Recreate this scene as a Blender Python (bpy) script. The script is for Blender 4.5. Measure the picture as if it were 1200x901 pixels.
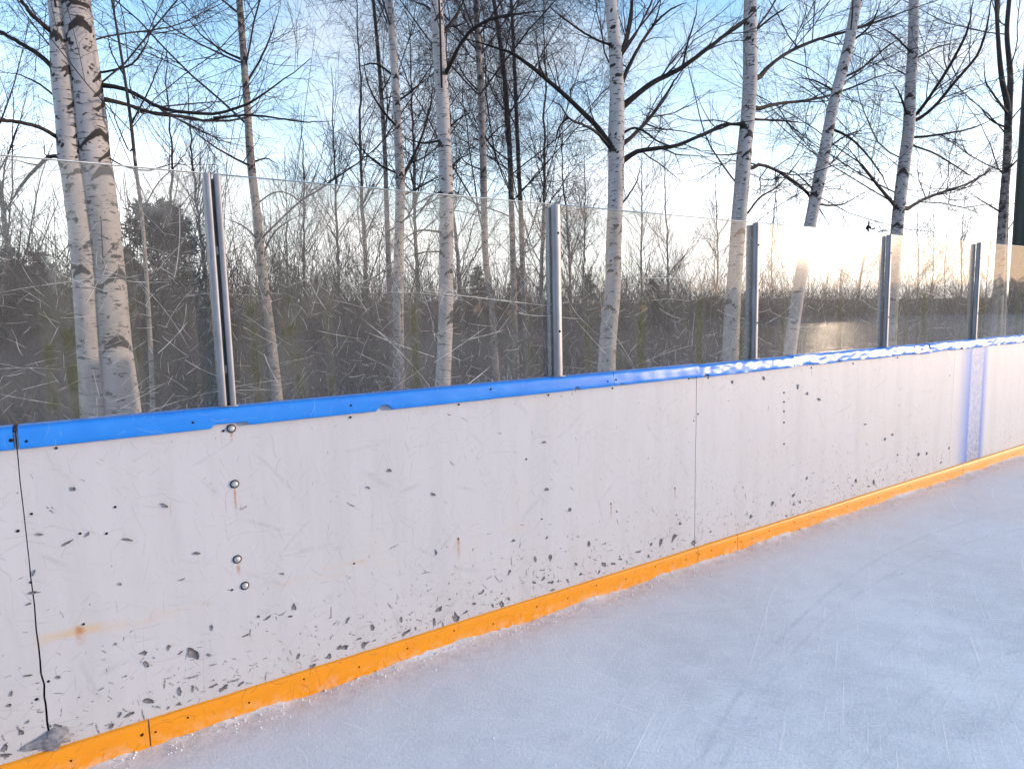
import bpy, math, random
import numpy as np
from mathutils import Matrix, Vector

for o in list(bpy.data.objects):
    bpy.data.objects.remove(o)
scene = bpy.context.scene
COL = scene.collection
rng = np.random.default_rng(7)
random.seed(7)

# ------------------------------------------------------------------ camera
CAM = np.array([0.0, -2.4785, 1.4879])
YAW, PIT, ROL, F = 0.5691, 0.1096, -0.0238, 748.06      # F in pixels of a 1200 px wide picture
fw = np.array([math.sin(YAW) * math.cos(PIT), math.cos(YAW) * math.cos(PIT), -math.sin(PIT)])
rt = np.cross(fw, [0, 0, 1]); rt /= np.linalg.norm(rt)
up = np.cross(rt, fw)
rt, up = math.cos(ROL) * rt + math.sin(ROL) * up, -math.sin(ROL) * rt + math.cos(ROL) * up
cd = bpy.data.cameras.new('camera')
cd.sensor_fit = 'HORIZONTAL'; cd.sensor_width = 36.0; cd.lens = F / 1200 * 36
cd.clip_start = 0.05; cd.clip_end = 3000
cam = bpy.data.objects.new('camera', cd); COL.objects.link(cam)
m = Matrix.Identity(4)
for i in range(3):
    m[i][0], m[i][1], m[i][2], m[i][3] = rt[i], up[i], -fw[i], CAM[i]
cam.matrix_world = m
scene.camera = cam

# ------------------------------------------------------------------ sky, sun, exposure
SUN_EL, SUN_AZ = math.radians(5.5), math.radians(-31.0)   # azimuth measured from +X
world = bpy.data.worlds.new('World'); scene.world = world; world.use_nodes = True
wn = world.node_tree; wn.nodes.clear()
sky = wn.nodes.new('ShaderNodeTexSky'); sky.sky_type = 'NISHITA'; sky.sun_disc = False
sky.sun_elevation = SUN_EL; sky.sun_rotation = math.pi / 2 - SUN_AZ
sky.altitude = 50; sky.air_density = 1.0; sky.dust_density = 0.05; sky.ozone_density = 2.2
bg = wn.nodes.new('ShaderNodeBackground'); bg.inputs['Strength'].default_value = 0.15
wo = wn.nodes.new('ShaderNodeOutputWorld')
# thin high veil of cloud over the whole sky, thicker in the hazy air near the horizon
def wnode(t, **kw):
    n_ = wn.nodes.new('ShaderNode' + t)
    for k_, v_ in kw.items(): setattr(n_, k_, v_)
    return n_
tcw = wnode('TexCoord'); sep = wnode('SeparateXYZ'); wn.links.new(tcw.outputs['Generated'], sep.inputs[0])
mpw = wnode('Mapping'); mpw.inputs['Scale'].default_value = (2.2, 2.2, 6.0); wn.links.new(tcw.outputs['Generated'], mpw.inputs[0])
nzw = wnode('TexNoise'); nzw.inputs['Scale'].default_value = 1.3; nzw.inputs['Detail'].default_value = 5; wn.links.new(mpw.outputs[0], nzw.inputs['Vector'])
hz = wnode('MapRange'); hz.inputs[1].default_value = 0.0; hz.inputs[2].default_value = 0.42; hz.inputs[3].default_value = 1.0; hz.inputs[4].default_value = .20; wn.links.new(sep.outputs[2], hz.inputs[0])
cl = wnode('MapRange'); cl.inputs[1].default_value = .40; cl.inputs[2].default_value = .62; cl.inputs[3].default_value = 0.0; cl.inputs[4].default_value = .45; wn.links.new(nzw.outputs['Fac'], cl.inputs[0])
vf = wnode('Math', operation='ADD', use_clamp=True); wn.links.new(hz.outputs[0], vf.inputs[0]); wn.links.new(cl.outputs[0], vf.inputs[1])
bw = wnode('RGBToBW'); wn.links.new(sky.outputs[0], bw.inputs[0])
gain = wnode('Math', operation='MULTIPLY'); gain.inputs[1].default_value = 1.26; wn.links.new(bw.outputs[0], gain.inputs[0])
vc = wnode('CombineColor')
for k_, t_ in enumerate((.98, .99, 1.03)):
    q_ = wnode('Math', operation='MULTIPLY'); q_.inputs[1].default_value = t_; wn.links.new(gain.outputs[0], q_.inputs[0]); wn.links.new(q_.outputs[0], vc.inputs[k_])
# low sun warms the thin cloud around it
dot = wnode('VectorMath', operation='DOT_PRODUCT'); wn.links.new(tcw.outputs['Generated'], dot.inputs[0])
dot.inputs[1].default_value = (math.cos(SUN_AZ) * math.cos(SUN_EL), math.sin(SUN_AZ) * math.cos(SUN_EL), math.sin(SUN_EL))
wm = wnode('MapRange'); wm.interpolation_type = 'SMOOTHSTEP'; wm.inputs[1].default_value = .45; wm.inputs[2].default_value = 1.0; wn.links.new(dot.outputs['Value'], wm.inputs[0])
vc2 = wnode('Mix', data_type='RGBA', blend_type='MULTIPLY'); wn.links.new(wm.outputs[0], vc2.inputs[0]); wn.links.new(vc.outputs[0], vc2.inputs[6]); vc2.inputs[7].default_value = (.74, .51, .34, 1)
mxw = wnode('Mix', data_type='RGBA'); wn.links.new(vf.outputs[0], mxw.inputs[0]); half = wnode('Mix', data_type='RGBA'); half.inputs[0].default_value = .93; wn.links.new(sky.outputs[0], half.inputs[6]); wn.links.new(vc2.outputs[2], half.inputs[7])
wn.links.new(sky.outputs[0], mxw.inputs[6]); wn.links.new(half.outputs[2], mxw.inputs[7])
sat = wnode('HueSaturation'); sat.inputs['Saturation'].default_value = 1.2; wn.links.new(mxw.outputs[2], sat.inputs['Color'])
wn.links.new(sat.outputs[0], bg.inputs[0]); wn.links.new(bg.outputs[0], wo.inputs[0])
sd = bpy.data.lights.new('sun', 'SUN'); sd.energy = 0.70; sd.angle = math.radians(0.6); sd.color = (1.0, 0.76, 0.54)
sun = bpy.data.objects.new('sun', sd); COL.objects.link(sun)
SDIR = Vector((math.cos(SUN_AZ) * math.cos(SUN_EL), math.sin(SUN_AZ) * math.cos(SUN_EL), math.sin(SUN_EL)))
sun.rotation_euler = (-SDIR).to_track_quat('-Z', 'Y').to_euler(); sun.location = (20, -12, 8)
vs = scene.view_settings
scene.display_settings.display_device = 'sRGB'
vs.view_transform = 'Standard'; vs.look = 'None'; vs.gamma = 1.0; vs.use_curve_mapping = False
vs.exposure = 2.36
scene.render.engine = 'CYCLES'
scene.cycles.transparent_max_bounces = 16
scene.cycles.max_bounces = 4; scene.cycles.diffuse_bounces = 2; scene.cycles.glossy_bounces = 2
scene.cycles.use_denoising = True; scene.cycles.use_adaptive_sampling = True; scene.cycles.adaptive_threshold = 0.02
scene.cycles.caustics_reflective = False; scene.cycles.caustics_refractive = False

# ------------------------------------------------------------------ helpers
def ray(x, y):
    return fw + rt * (x - 600) / F - up * (y - 450.5) / F
def at(x, y, Y=0.0):
    """point of the plane world-y = Y seen in photo pixel (x, y)"""
    d = ray(x, y); return CAM + d * ((Y - CAM[1]) / d[1])
def on_ice(x, y):
    d = ray(x, y); return CAM + d * (-CAM[2] / d[2])
def depth(P):
    return float(np.dot(np.asarray(P) - CAM, fw))

def tag(o, label=None, cat=None, group=None, kind=None):
    if label: o['label'] = label
    if cat: o['category'] = cat
    if group: o['group'] = group
    if kind: o['kind'] = kind
    return o
def empty(name, loc=(0, 0, 0), label=None, cat=None, group=None):
    o = bpy.data.objects.new(name, None); COL.objects.link(o); o.location = [float(c) for c in loc]
    o.empty_display_size = 0.1
    return tag(o, label, cat, group)
def link(name, me, parent=None):
    o = bpy.data.objects.new(name, me); COL.objects.link(o)
    if parent is not None:
        o.parent = parent
        o.matrix_parent_inverse = Matrix.Translation(-Vector(parent_world(parent)))
    return o
def parent_world(p):
    v = Vector(p.location)
    if p.parent: v = p.matrix_parent_inverse @ v; v = v + Vector(parent_world(p.parent))
    return v

class MB:
    """collects quads / triangles in numpy blocks and builds ONE mesh"""
    def __init__(s): s.v = []; s.q = []; s.t = []; s.n = 0; s.attr = {}
    def add(s, v, q=None, t=None, **attr):
        v = np.asarray(v, float).reshape(-1, 3)
        if q is not None and len(q): s.q.append(np.asarray(q, np.int64) + s.n)
        if t is not None and len(t): s.t.append(np.asarray(t, np.int64) + s.n)
        s.v.append(v); s.n += len(v)
        for k, a in attr.items(): s.attr.setdefault(k, []).append(np.asarray(a, float))
    def box(s, lo, hi):
        x0, y0, z0 = lo; x1, y1, z1 = hi
        v = [(x0, y0, z0), (x1, y0, z0), (x1, y1, z0), (x0, y1, z0), (x0, y0, z1), (x1, y0, z1), (x1, y1, z1), (x0, y1, z1)]
        s.add(v, [(3, 2, 1, 0), (4, 5, 6, 7), (0, 1, 5, 4), (1, 2, 6, 5), (2, 3, 7, 6), (3, 0, 4, 7)])
    def mesh(s, name, mat, smooth=False):
        me = bpy.data.meshes.new(name)
        V = np.concatenate(s.v); Q = np.concatenate(s.q) if s.q else np.zeros((0, 4), np.int64)
        T = np.concatenate(s.t) if s.t else np.zeros((0, 3), np.int64)
        me.vertices.add(len(V)); me.vertices.foreach_set('co', V.astype(np.float32).ravel())
        me.loops.add(Q.size + T.size)
        me.loops.foreach_set('vertex_index', np.concatenate([Q.ravel(), T.ravel()]).astype(np.int32))
        me.polygons.add(len(Q) + len(T))
        ls = np.concatenate([np.arange(len(Q)) * 4, Q.size + np.arange(len(T)) * 3]).astype(np.int32)
        me.polygons.foreach_set('loop_start', ls)
        if smooth: me.polygons.foreach_set('use_smooth', np.ones(len(Q) + len(T), bool))
        for k, a in s.attr.items():
            a = np.concatenate(a)
            if a.ndim == 2:
                at_ = me.attributes.new(k, 'FLOAT_VECTOR', 'POINT'); at_.data.foreach_set('vector', a.astype(np.float32).ravel())
            else:
                at_ = me.attributes.new(k, 'FLOAT', 'POINT'); at_.data.foreach_set('value', a.astype(np.float32))
        me.update(calc_edges=True)
        if mat is not None:
            for mm in (mat if isinstance(mat, (list, tuple)) else [mat]): me.materials.append(mm)
        return me
    def build(s, name, mat, parent=None, smooth=False):
        return link(name, s.mesh(name, mat, smooth), parent)

def norm(a): return a / np.maximum(np.linalg.norm(a, axis=-1, keepdims=True), 1e-9)

def tubes(mb, P, R, k, attrs=False, dark=None):
    """P (B,n,3) centre lines, R (B,n) radii -> k-sided tubes"""
    B, n, _ = P.shape
    if B == 0: return
    T = norm(np.gradient(P, axis=1))
    ref = np.zeros_like(T); ref[..., 0] = 1
    flat = np.abs(T[:, :1, 0]) > 0.8
    ref = np.where(flat[..., None], np.array([0., 0., 1.]), ref)
    U = norm(np.cross(T, ref)); W = np.cross(T, U)
    a = np.arange(k) * 2 * np.pi / k
    V = P[:, :, None] + R[:, :, None, None] * (U[:, :, None] * np.cos(a)[None, None, :, None] + W[:, :, None] * np.sin(a)[None, None, :, None])
    base = (np.arange(B) * n * k)[:, None, None] + (np.arange(n - 1) * k)[None, :, None]
    j = np.arange(k)[None, None]; j2 = (j + 1) % k
    q = np.stack([base + j, base + j2, base + k + j2, base + k + j], -1).reshape(-1, 4)
    if attrs:
        s = np.concatenate([np.zeros((B, 1)), np.cumsum(np.linalg.norm(np.diff(P, axis=1), axis=2), 1)], 1)
        buv = np.stack([np.cos(a)[None, None] * R[..., None], np.sin(a)[None, None] * R[..., None], np.repeat(s[..., None], k, 2)], -1)
        d = np.zeros((B, n, k)) if dark is None else np.broadcast_to(dark, (B, n, k))
        mb.add(V, q, buv=buv.reshape(-1, 3), dark=d.reshape(-1))
    else:
        mb.add(V, q)

def spline(pts, n):
    """Catmull-Rom through pts, n samples equally spaced"""
    p = np.asarray(pts, float)
    p = np.concatenate([[2 * p[0] - p[1]], p, [2 * p[-1] - p[-2]]])
    out = []
    for i in range(1, len(p) - 2):
        t = np.linspace(0, 1, 12, endpoint=False)[:, None]
        a, b, c, d = p[i - 1], p[i], p[i + 1], p[i + 2]
        out.append(.5 * (2 * b + (c - a) * t + (2 * a - 5 * b + 4 * c - d) * t ** 2 + (3 * b - a - 3 * c + d) * t ** 3))
    out = np.concatenate(out + [p[-2:-1]])
    L = np.concatenate([[0], np.cumsum(np.linalg.norm(np.diff(out[:, :3], axis=0), axis=1))])
    x = np.linspace(0, L[-1], n)
    return np.stack([np.interp(x, L, out[:, i]) for i in range(out.shape[1])], 1)

def sprout(P, R, counts, t0, t1, ang, asd, length, n, upv, wig, rr, rend, g, rmax=1.0):
    """children along parents P (B,n,3); returns their centre lines and radii"""
    B, m_, _ = P.shape
    idx = np.repeat(np.arange(B), counts); K = len(idx)
    t = t0 + (t1 - t0) * g.random(K)
    f = t * (m_ - 1); i0 = np.clip(f.astype(int), 0, m_ - 2); fr = (f - i0)[:, None]
    A, Bq = P[idx, i0], P[idx, i0 + 1]
    start = A * (1 - fr) + Bq * fr; tan = norm(Bq - A)
    rp = R[idx, i0] * (1 - fr[:, 0]) + R[idx, i0 + 1] * fr[:, 0]
    rnd = g.normal(size=(K, 3)); rnd -= tan * (rnd * tan).sum(1, keepdims=True); rnd = norm(rnd)
    a = (ang + asd * g.normal(size=K))[:, None]
    d = tan * np.cos(a) + rnd * np.sin(a)
    L = (length[idx] if np.ndim(length) else np.full(K, length)) * (0.55 + 0.9 * g.random(K)) * (1.1 - 0.55 * t)
    pts = [start]; step = (L / (n - 1))[:, None]
    for i in range(n - 1):
        d = norm(d + wig * g.normal(size=(K, 3)) + np.array([0, 0, upv]))
        pts.append(pts[-1] + d * step)
    P2 = np.stack(pts, 1)
    r0 = np.minimum(rr * rp, rmax)
    R2 = np.maximum(r0[:, None] * np.linspace(1, .3, n)[None], rend)
    return P2, R2, L

# ------------------------------------------------------------------ material helper
class NT:
    def __init__(s, name):
        s.m = bpy.data.materials.new(name); s.m.use_nodes = True; s.t = s.m.node_tree; s.t.nodes.clear()
        s.out = s.t.nodes.new('ShaderNodeOutputMaterial')
    def node(s, typ, **kw):
        n = s.t.nodes.new('ShaderNode' + typ)
        for k, v in kw.items():
            if k.startswith('_'): setattr(n, k[1:], v)
        for k, v in kw.items():
            if not k.startswith('_'): s.set(n.inputs[k.replace('__', ' ')], v)
        return n
    def set(s, sock, v):
        if isinstance(v, bpy.types.NodeSocket): s.t.links.new(v, sock)
        elif isinstance(v, (tuple, list)) and sock.type == 'RGBA' and len(v) == 3: sock.default_value = (*v, 1)
        else: sock.default_value = v
    def math(s, op, a, b=0.0, c=0.0, clamp=False):
        n = s.t.nodes.new('ShaderNodeMath'); n.operation = op; n.use_clamp = clamp
        for i, v in enumerate((a, b, c)): s.set(n.inputs[i], v)
        return n.outputs[0]
    def vmath(s, op, a, b=(0, 0, 0)):
        n = s.t.nodes.new('ShaderNodeVectorMath'); n.operation = op
        s.set(n.inputs[0], a)
        if op == 'SCALE': s.set(n.inputs['Scale'], b)
        else: s.set(n.inputs[1], b)
        return n.outputs[0]
    def mul(s, a, b): return s.math('MULTIPLY', a, b)
    def step(s, x, a, b):
        """0 below a, 1 above b (a > b reverses)"""
        n = s.t.nodes.new('ShaderNodeMapRange'); n.clamp = True
        s.set(n.inputs[0], x); s.set(n.inputs[1], a); s.set(n.inputs[2], b)
        return n.outputs[0]
    def noise(s, vec, scale, detail=4.0, rough=.55, dist=0.0):
        n = s.node('TexNoise', Vector=vec, Scale=scale, Detail=detail, Roughness=rough, Distortion=dist)
        return n.outputs['Fac']
    def mix(s, f, a, b):
        n = s.t.nodes.new('ShaderNodeMix'); n.data_type = 'RGBA'
        s.set(n.inputs[0], f); s.set(n.inputs[6], a); s.set(n.inputs[7], b)
        return n.outputs[2]
    def pos(s): return s.node('NewGeometry').outputs['Position']
    def attr(s, name, out='Fac'):
        return s.node('Attribute', _attribute_name=name).outputs[out]
    def xyz(s, v):
        n = s.node('SeparateXYZ', Vector=v); return n.outputs
    def comb(s, x, y, z=0.0): return s.node('CombineXYZ', X=x, Y=y, Z=z).outputs[0]
    def bsdf(s, color, rough=.5, spec=.5, metal=0.0, bump=None, bstr=.3, bdist=.002, **kw):
        b = s.node('BsdfPrincipled', Base__Color=color, Roughness=rough, Metallic=metal)
        s.set(b.inputs['Specular IOR Level'], spec)
        for k, v in kw.items(): s.set(b.inputs[k.replace('__', ' ')], v)
        if bump is not None:
            bn = s.node('Bump', Height=bump, Strength=bstr, Distance=bdist); s.t.links.new(bn.outputs[0], b.inputs['Normal'])
        return b.outputs[0]
    def done(s, sh): s.t.links.new(sh, s.out.inputs[0]); return s.m
    def scratch(s, uv, scale, width, length, curve=1.0, seed=0.0, keep=0.0, spread=6.283, bias=0.0):
        """random short curved strokes in the plane of uv (metres); returns a mask"""
        uv = s.vmath('ADD', uv, (seed, seed * 1.7, 0))
        v = s.node('TexVoronoi', Vector=uv, Scale=scale, _voronoi_dimensions='2D', _feature='F1')
        loc = s.vmath('SUBTRACT', uv, v.outputs['Position'])
        c = s.node('SeparateColor', Color=v.outputs['Color'])
        r = s.node('VectorRotate', Vector=loc, _rotation_type='Z_AXIS', Angle=s.math('ADD', s.mul(s.math('SUBTRACT', c.outputs[0], .5), spread), bias))
        q = s.xyz(r.outputs[0])
        k = s.mul(s.math('SUBTRACT', c.outputs[1], .5), curve * scale * 2)
        vv = s.math('ABSOLUTE', s.math('SUBTRACT', q[1], s.mul(k, s.mul(q[0], q[0]))))
        w = s.mul(s.math('ADD', s.mul(c.outputs[1], .8), .4), width)
        a = s.step(vv, w, s.mul(w, .4))
        l = s.mul(s.math('ADD', c.outputs[2], .15), length)
        b = s.step(s.math('ABSOLUTE', q[0]), l, s.mul(l, .5))
        out = s.mul(a, b)
        if keep is not None and not (isinstance(keep, float) and keep == 0.0):
            w2 = s.node('TexWhiteNoise', _noise_dimensions='3D', Vector=v.outputs['Color'])
            out = s.mul(out, s.math('LESS_THAN', w2.outputs['Value'], keep))
        return out

# ------------------------------------------------------------------ materials
def mat_ice():
    n = NT('rink_ice'); p = n.pos(); x, y, z = n.xyz(p); uv = n.comb(x, y)
    big = n.noise(uv, .9, 5, .6); mid = n.noise(uv, 5, 5, .65); fine = n.noise(uv, 90, 3, .6)
    st = n.noise(n.vmath('MULTIPLY', uv, (14, 60, 1)), 1.0, 3, .6)
    sc = n.math('ADD', n.mul(n.scratch(uv, 3.2, .0022, .30, .6, 0), .8), n.mul(n.scratch(uv, 6.5, .0018, .2, .5, 3.1), .7))
    sc = n.math('ADD', sc, n.mul(n.scratch(uv, 1.4, .0035, .7, .5, 7.7), .8))
    sc = n.math('ADD', sc, n.mul(n.scratch(uv, 14, .0012, .08, .4, 11.3), .5))
    def cuts(ang, sx, sy, a, b):
        r_ = n.node('VectorRotate', Vector=uv, _rotation_type='Z_AXIS', Angle=ang)
        return n.step(n.noise(n.vmath('MULTIPLY', r_.outputs[0], (sx, sy, 1)), 1.0, 3, .6, .3), a, b)
    cut = n.math('MAXIMUM', n.math('MAXIMUM', n.mul(cuts(.5, 1.6, 75, .58, .68), .8), n.mul(cuts(1.15, 1.8, 65, .60, .70), .7)), n.mul(cuts(-.5, 1.3, 80, .60, .72), .6))
    cut = n.mul(cut, n.step(y, -.12, -.9))
    # one wide skate track that curves away from the boards, and two fainter ones
    trk = None
    for (cx, cy, r, w, a) in TRACKS:
        d = n.math('ABSOLUTE', n.math('SUBTRACT', n.node('VectorMath', _operation='LENGTH').outputs['Value'] if False else
            n.math('SQRT', n.math('ADD', n.math('POWER', n.math('SUBTRACT', x, cx), 2.0), n.math('POWER', n.math('SUBTRACT', y, cy), 2.0))), r))
        d = n.math('ADD', d, n.mul(n.math('SUBTRACT', mid, .5), .012))
        q = n.mul(n.step(d, w, w * .35), a)
        trk = q if trk is None else n.math('MAXIMUM', trk, q)
    trk = n.mul(trk, n.step(n.noise(uv, 7, 3), .36, .6))
    snow = n.step(n.math('ADD', n.math('ADD', n.mul(big, .6), n.mul(mid, .4)), n.mul(fine, .2)), .48, .70)
    near = n.step(y, -1.3, -.05)                       # wet, snow-free ice along the boards
    snow = n.mul(snow, n.math('SUBTRACT', 1.0, n.mul(near, .8)))
    c = n.mix(snow, (.66, .645, .66), (.965, .93, .92))
    c = n.mix(n.mul(st, .12), c, (.90, .92, .96))
    c = n.mix(n.mul(sc, .7), c, (.97, .96, .95))
    c = n.mix(n.mul(n.step(n.noise(uv, 55, 4, .7), .56, .68), .5), c, (.95, .96, .98))
    c = n.mix(n.mul(cut, .75), c, (.97, .96, .955))
    c = n.mix(n.mul(n.mul(n.math('MAXIMUM', cuts(.85, 1.2, 80, .60, .66), cuts(-.15, 1.4, 75, .61, .67)), n.step(y, -.2, -1.0)), .22), c, (.50, .52, .57))
    c = n.mix(n.mul(trk, .30), c, (.48, .50, .55))
    dirt = n.mul(n.step(y, -.22, -.01), n.step(n.noise(uv, 16, 5, .7), .42, .62))
    c = n.mix(n.mul(dirt, .55), c, (.42, .39, .38))
    h = n.math('ADD', n.math('ADD', n.mul(fine, .5), n.mul(mid, .5)), n.mul(cut, .35))
    ro = n.math('ADD', n.mul(snow, .30), .34)
    return n.done(n.bsdf(c, ro, .35, bump=h, bstr=.8, bdist=.005))

def mat_board(rust=False, line=False):
    n = NT('board_plastic'); p = n.pos(); x, y, z = n.xyz(p); uv = n.comb(x, z)
    streak = n.noise(n.vmath('MULTIPLY', uv, (7, .9, 1)), 1.0, 7, .68)
    blot = n.noise(uv, 2.6, 5, .6); fine = n.noise(uv, 60, 4, .6)
    c = n.mix(n.mul(n.step(streak, .45, .75), .5), (.525, .52, .555), (.40, .395, .42))
    c = n.mix(n.mul(n.step(blot, .5, .75), .30), c, (.52, .48, .45))
    c = n.mix(n.mul(n.mul(n.step(fine, .48, .66), n.step(n.noise(n.vmath('ADD', uv, (5, 9, 0)), 4.5, 4, .65), .40, .66)), .42), c, (.55, .53, .54))
    low = n.step(z, .62, .08)
    # fine hair scratches
    hs = n.math('ADD', n.mul(n.scratch(uv, 4, .0012, .20, .15, 0, .6, 4.5), .6), n.mul(n.scratch(uv, 11, .0013, .08, .25, 4.2, .8, 3.0, .5), .6))
    hs = n.math('ADD', hs, n.mul(n.scratch(uv, 22, .0012, .045, .3, 9.2, .8, 3.0, .6), .7), clamp=True)
    hs = n.mul(hs, n.math('ADD', n.step(n.noise(uv, 3.3, 3), .35, .6), .3))
    c = n.mix(n.mul(hs, .75), c, (.27, .25, .265))
    sm = n.mul(n.scratch(uv, 4.5, .014, .12, .2, 31.0, .6, 2.2, .3), n.step(n.noise(uv, 24, 4, .7), .35, .7))
    c = n.mix(n.mul(sm, .45), c, (.34, .33, .345))
    # puck marks, thicker towards the ice
    km = n.math('ADD', n.mul(n.math('POWER', low, 2.5), .45), .012)
    pk = n.math('MAXIMUM', n.scratch(uv, 15, .0046, .030, .5, 2.5, km, 2.4, .7), n.scratch(uv, 27, .0036, .018, .5, 6.5, km, 2.6, .7))
    pk = n.math('MAXIMUM', pk, n.scratch(uv, 45, .0024, .012, .5, 8.5, km))
    pk = n.mul(pk, n.step(n.noise(uv, 130, 3), .36, .5))
    c = n.mix(n.mul(pk, .85), c, (.12, .11, .125))
    if rust:
        # yellowish line where old ice stood, rust runs below the bolts
        wob = n.mul(n.math('SUBTRACT', n.noise(uv, 2, 2), .5), .05)
        band = n.step(n.math('ABSOLUTE', n.math('SUBTRACT', n.math('ADD', z, wob), .475)), .035, .003)
        band = n.mul(n.mul(band, n.step(n.noise(n.vmath('MULTIPLY', uv, (3.5, 14, 1)), 1.0, 4), .50, .68)), n.step(x, 1.9, .9))
        c = n.mix(n.mul(band, .62), c, (.58, .39, .18))
        run = None
        for (px, py, w, L) in [(275, 574, .004, .10), (279, 660, .006, .05), (537, 632, .006, .10), (716, 590, .005, .09), (791, 572, .004, .09), (93, 735, .012, .07), (271, 505, .004, .05)]:
            q = at(px, py)
            a = n.mul(n.step(n.math('ABSOLUTE', n.math('SUBTRACT', x, float(q[0]))), w * 1.5, w * .3),
                      n.mul(n.step(z, float(q[2]) - L, float(q[2]) - L * .3), n.step(z, float(q[2]) + .012, float(q[2]))))
            run = a if run is None else n.math('MAXIMUM', run, a)
        run = n.mul(run, n.step(n.noise(uv, 40, 3), .25, .55))
        c = n.mix(n.mul(run, .8), c, (.42, .17, .04))
    if line:
        # the painted rink line, sprayed over its stencil
        x0, x1 = float(at(1135.5, 470)[0]), float(at(1151, 470)[0])
        def bell(cx, w1, w2):
            d = n.math('SUBTRACT', x, cx)
            return n.math('MINIMUM', n.step(d, -w1, 0), n.step(d, w2, 0))
        nz = n.step(n.noise(uv, 22, 4, .7), .3, .6)
        ins = n.mul(n.step(x, x0 - .01, x0), n.step(x, x1 + .01, x1))
        bl = n.math('MAXIMUM', n.math('POWER', bell(x0, .26, .05), 1.5), n.math('POWER', bell(x1, .06, .10), 1.2))
        bl = n.math('MAXIMUM', n.mul(bl, .97), n.mul(n.mul(ins, nz), .55))
        c = n.mix(bl, c, (.012, .15, .58))
        sc2 = n.mul(ins, n.math('MAXIMUM', n.mul(n.scratch(uv, 16, .0045, .06, 1.5, 1.2), .7), n.mul(n.step(n.noise(uv, 34, 4, .7), .45, .6), n.step(z, .5, .1))))
        c = n.mix(n.mul(sc2, .85), c, (.08, .085, .12))
    h = blot
    return n.done(n.bsdf(c, n.math('ADD', n.mul(streak, .2), .38), .35, bump=h, bstr=.35, bdist=.0015))

def mat_cap():
    n = NT('blue_cap_plastic'); p = n.pos(); x, y, z = n.xyz(p); uv = n.comb(x, n.math('ADD', z, n.mul(y, -1.0)))
    a = n.noise(uv, 9, 5, .6); f = n.noise(uv, 45, 4, .6)
    c = n.mix(n.mul(n.step(a, .4, .75), .45), (.010, .20, .72), (.03, .30, .82))
    sc = n.math('MAXIMUM', n.scratch(uv, 14, .0013, .06, 1, 2.0, .5), n.scratch(uv, 25, .0012, .03, 1, 5.0, .4))
    c = n.mix(n.mul(sc, .5), c, (.25, .42, .75))
    glare = n.mul(n.step(n.noise(uv, 6.5, 6, .68), .56, .66), n.step(x, 2.3, 4.6))  # whitish sun glare painted into the cap colour, stronger towards the right
    c = n.mix(n.mul(glare, .65), c, (.62, .66, .80))
    return n.done(n.bsdf(c, n.math('ADD', n.mul(f, .15), .27), .55, bump=n.math('ADD', a, n.mul(f, .1)), bstr=.3, bdist=.004))

def mat_kick():
    n = NT('yellow_kick_plastic'); p = n.pos(); x, y, z = n.xyz(p); uv = n.comb(x, z)
    a = n.noise(uv, 12, 5, .6)
    c = n.mix(n.mul(n.step(a, .4, .8), .5), (.83, .31, .010), (.70, .23, .008))
    sc = n.math('MAXIMUM', n.scratch(uv, 14, .0016, .08, 1, 2.0, .6), n.scratch(uv, 30, .0018, .02, 1, 5.0, .5))
    c = n.mix(n.mul(sc, .55), c, (.30, .12, .02))
    fr = n.mul(n.step(z, .065, .01), n.step(n.noise(uv, 18, 5, .7), .46, .60))
    c = n.mix(n.mul(fr, .3), c, (.75, .66, .58))
    return n.done(n.bsdf(c, .42, .4, bump=a, bstr=.3, bdist=.003))

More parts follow.
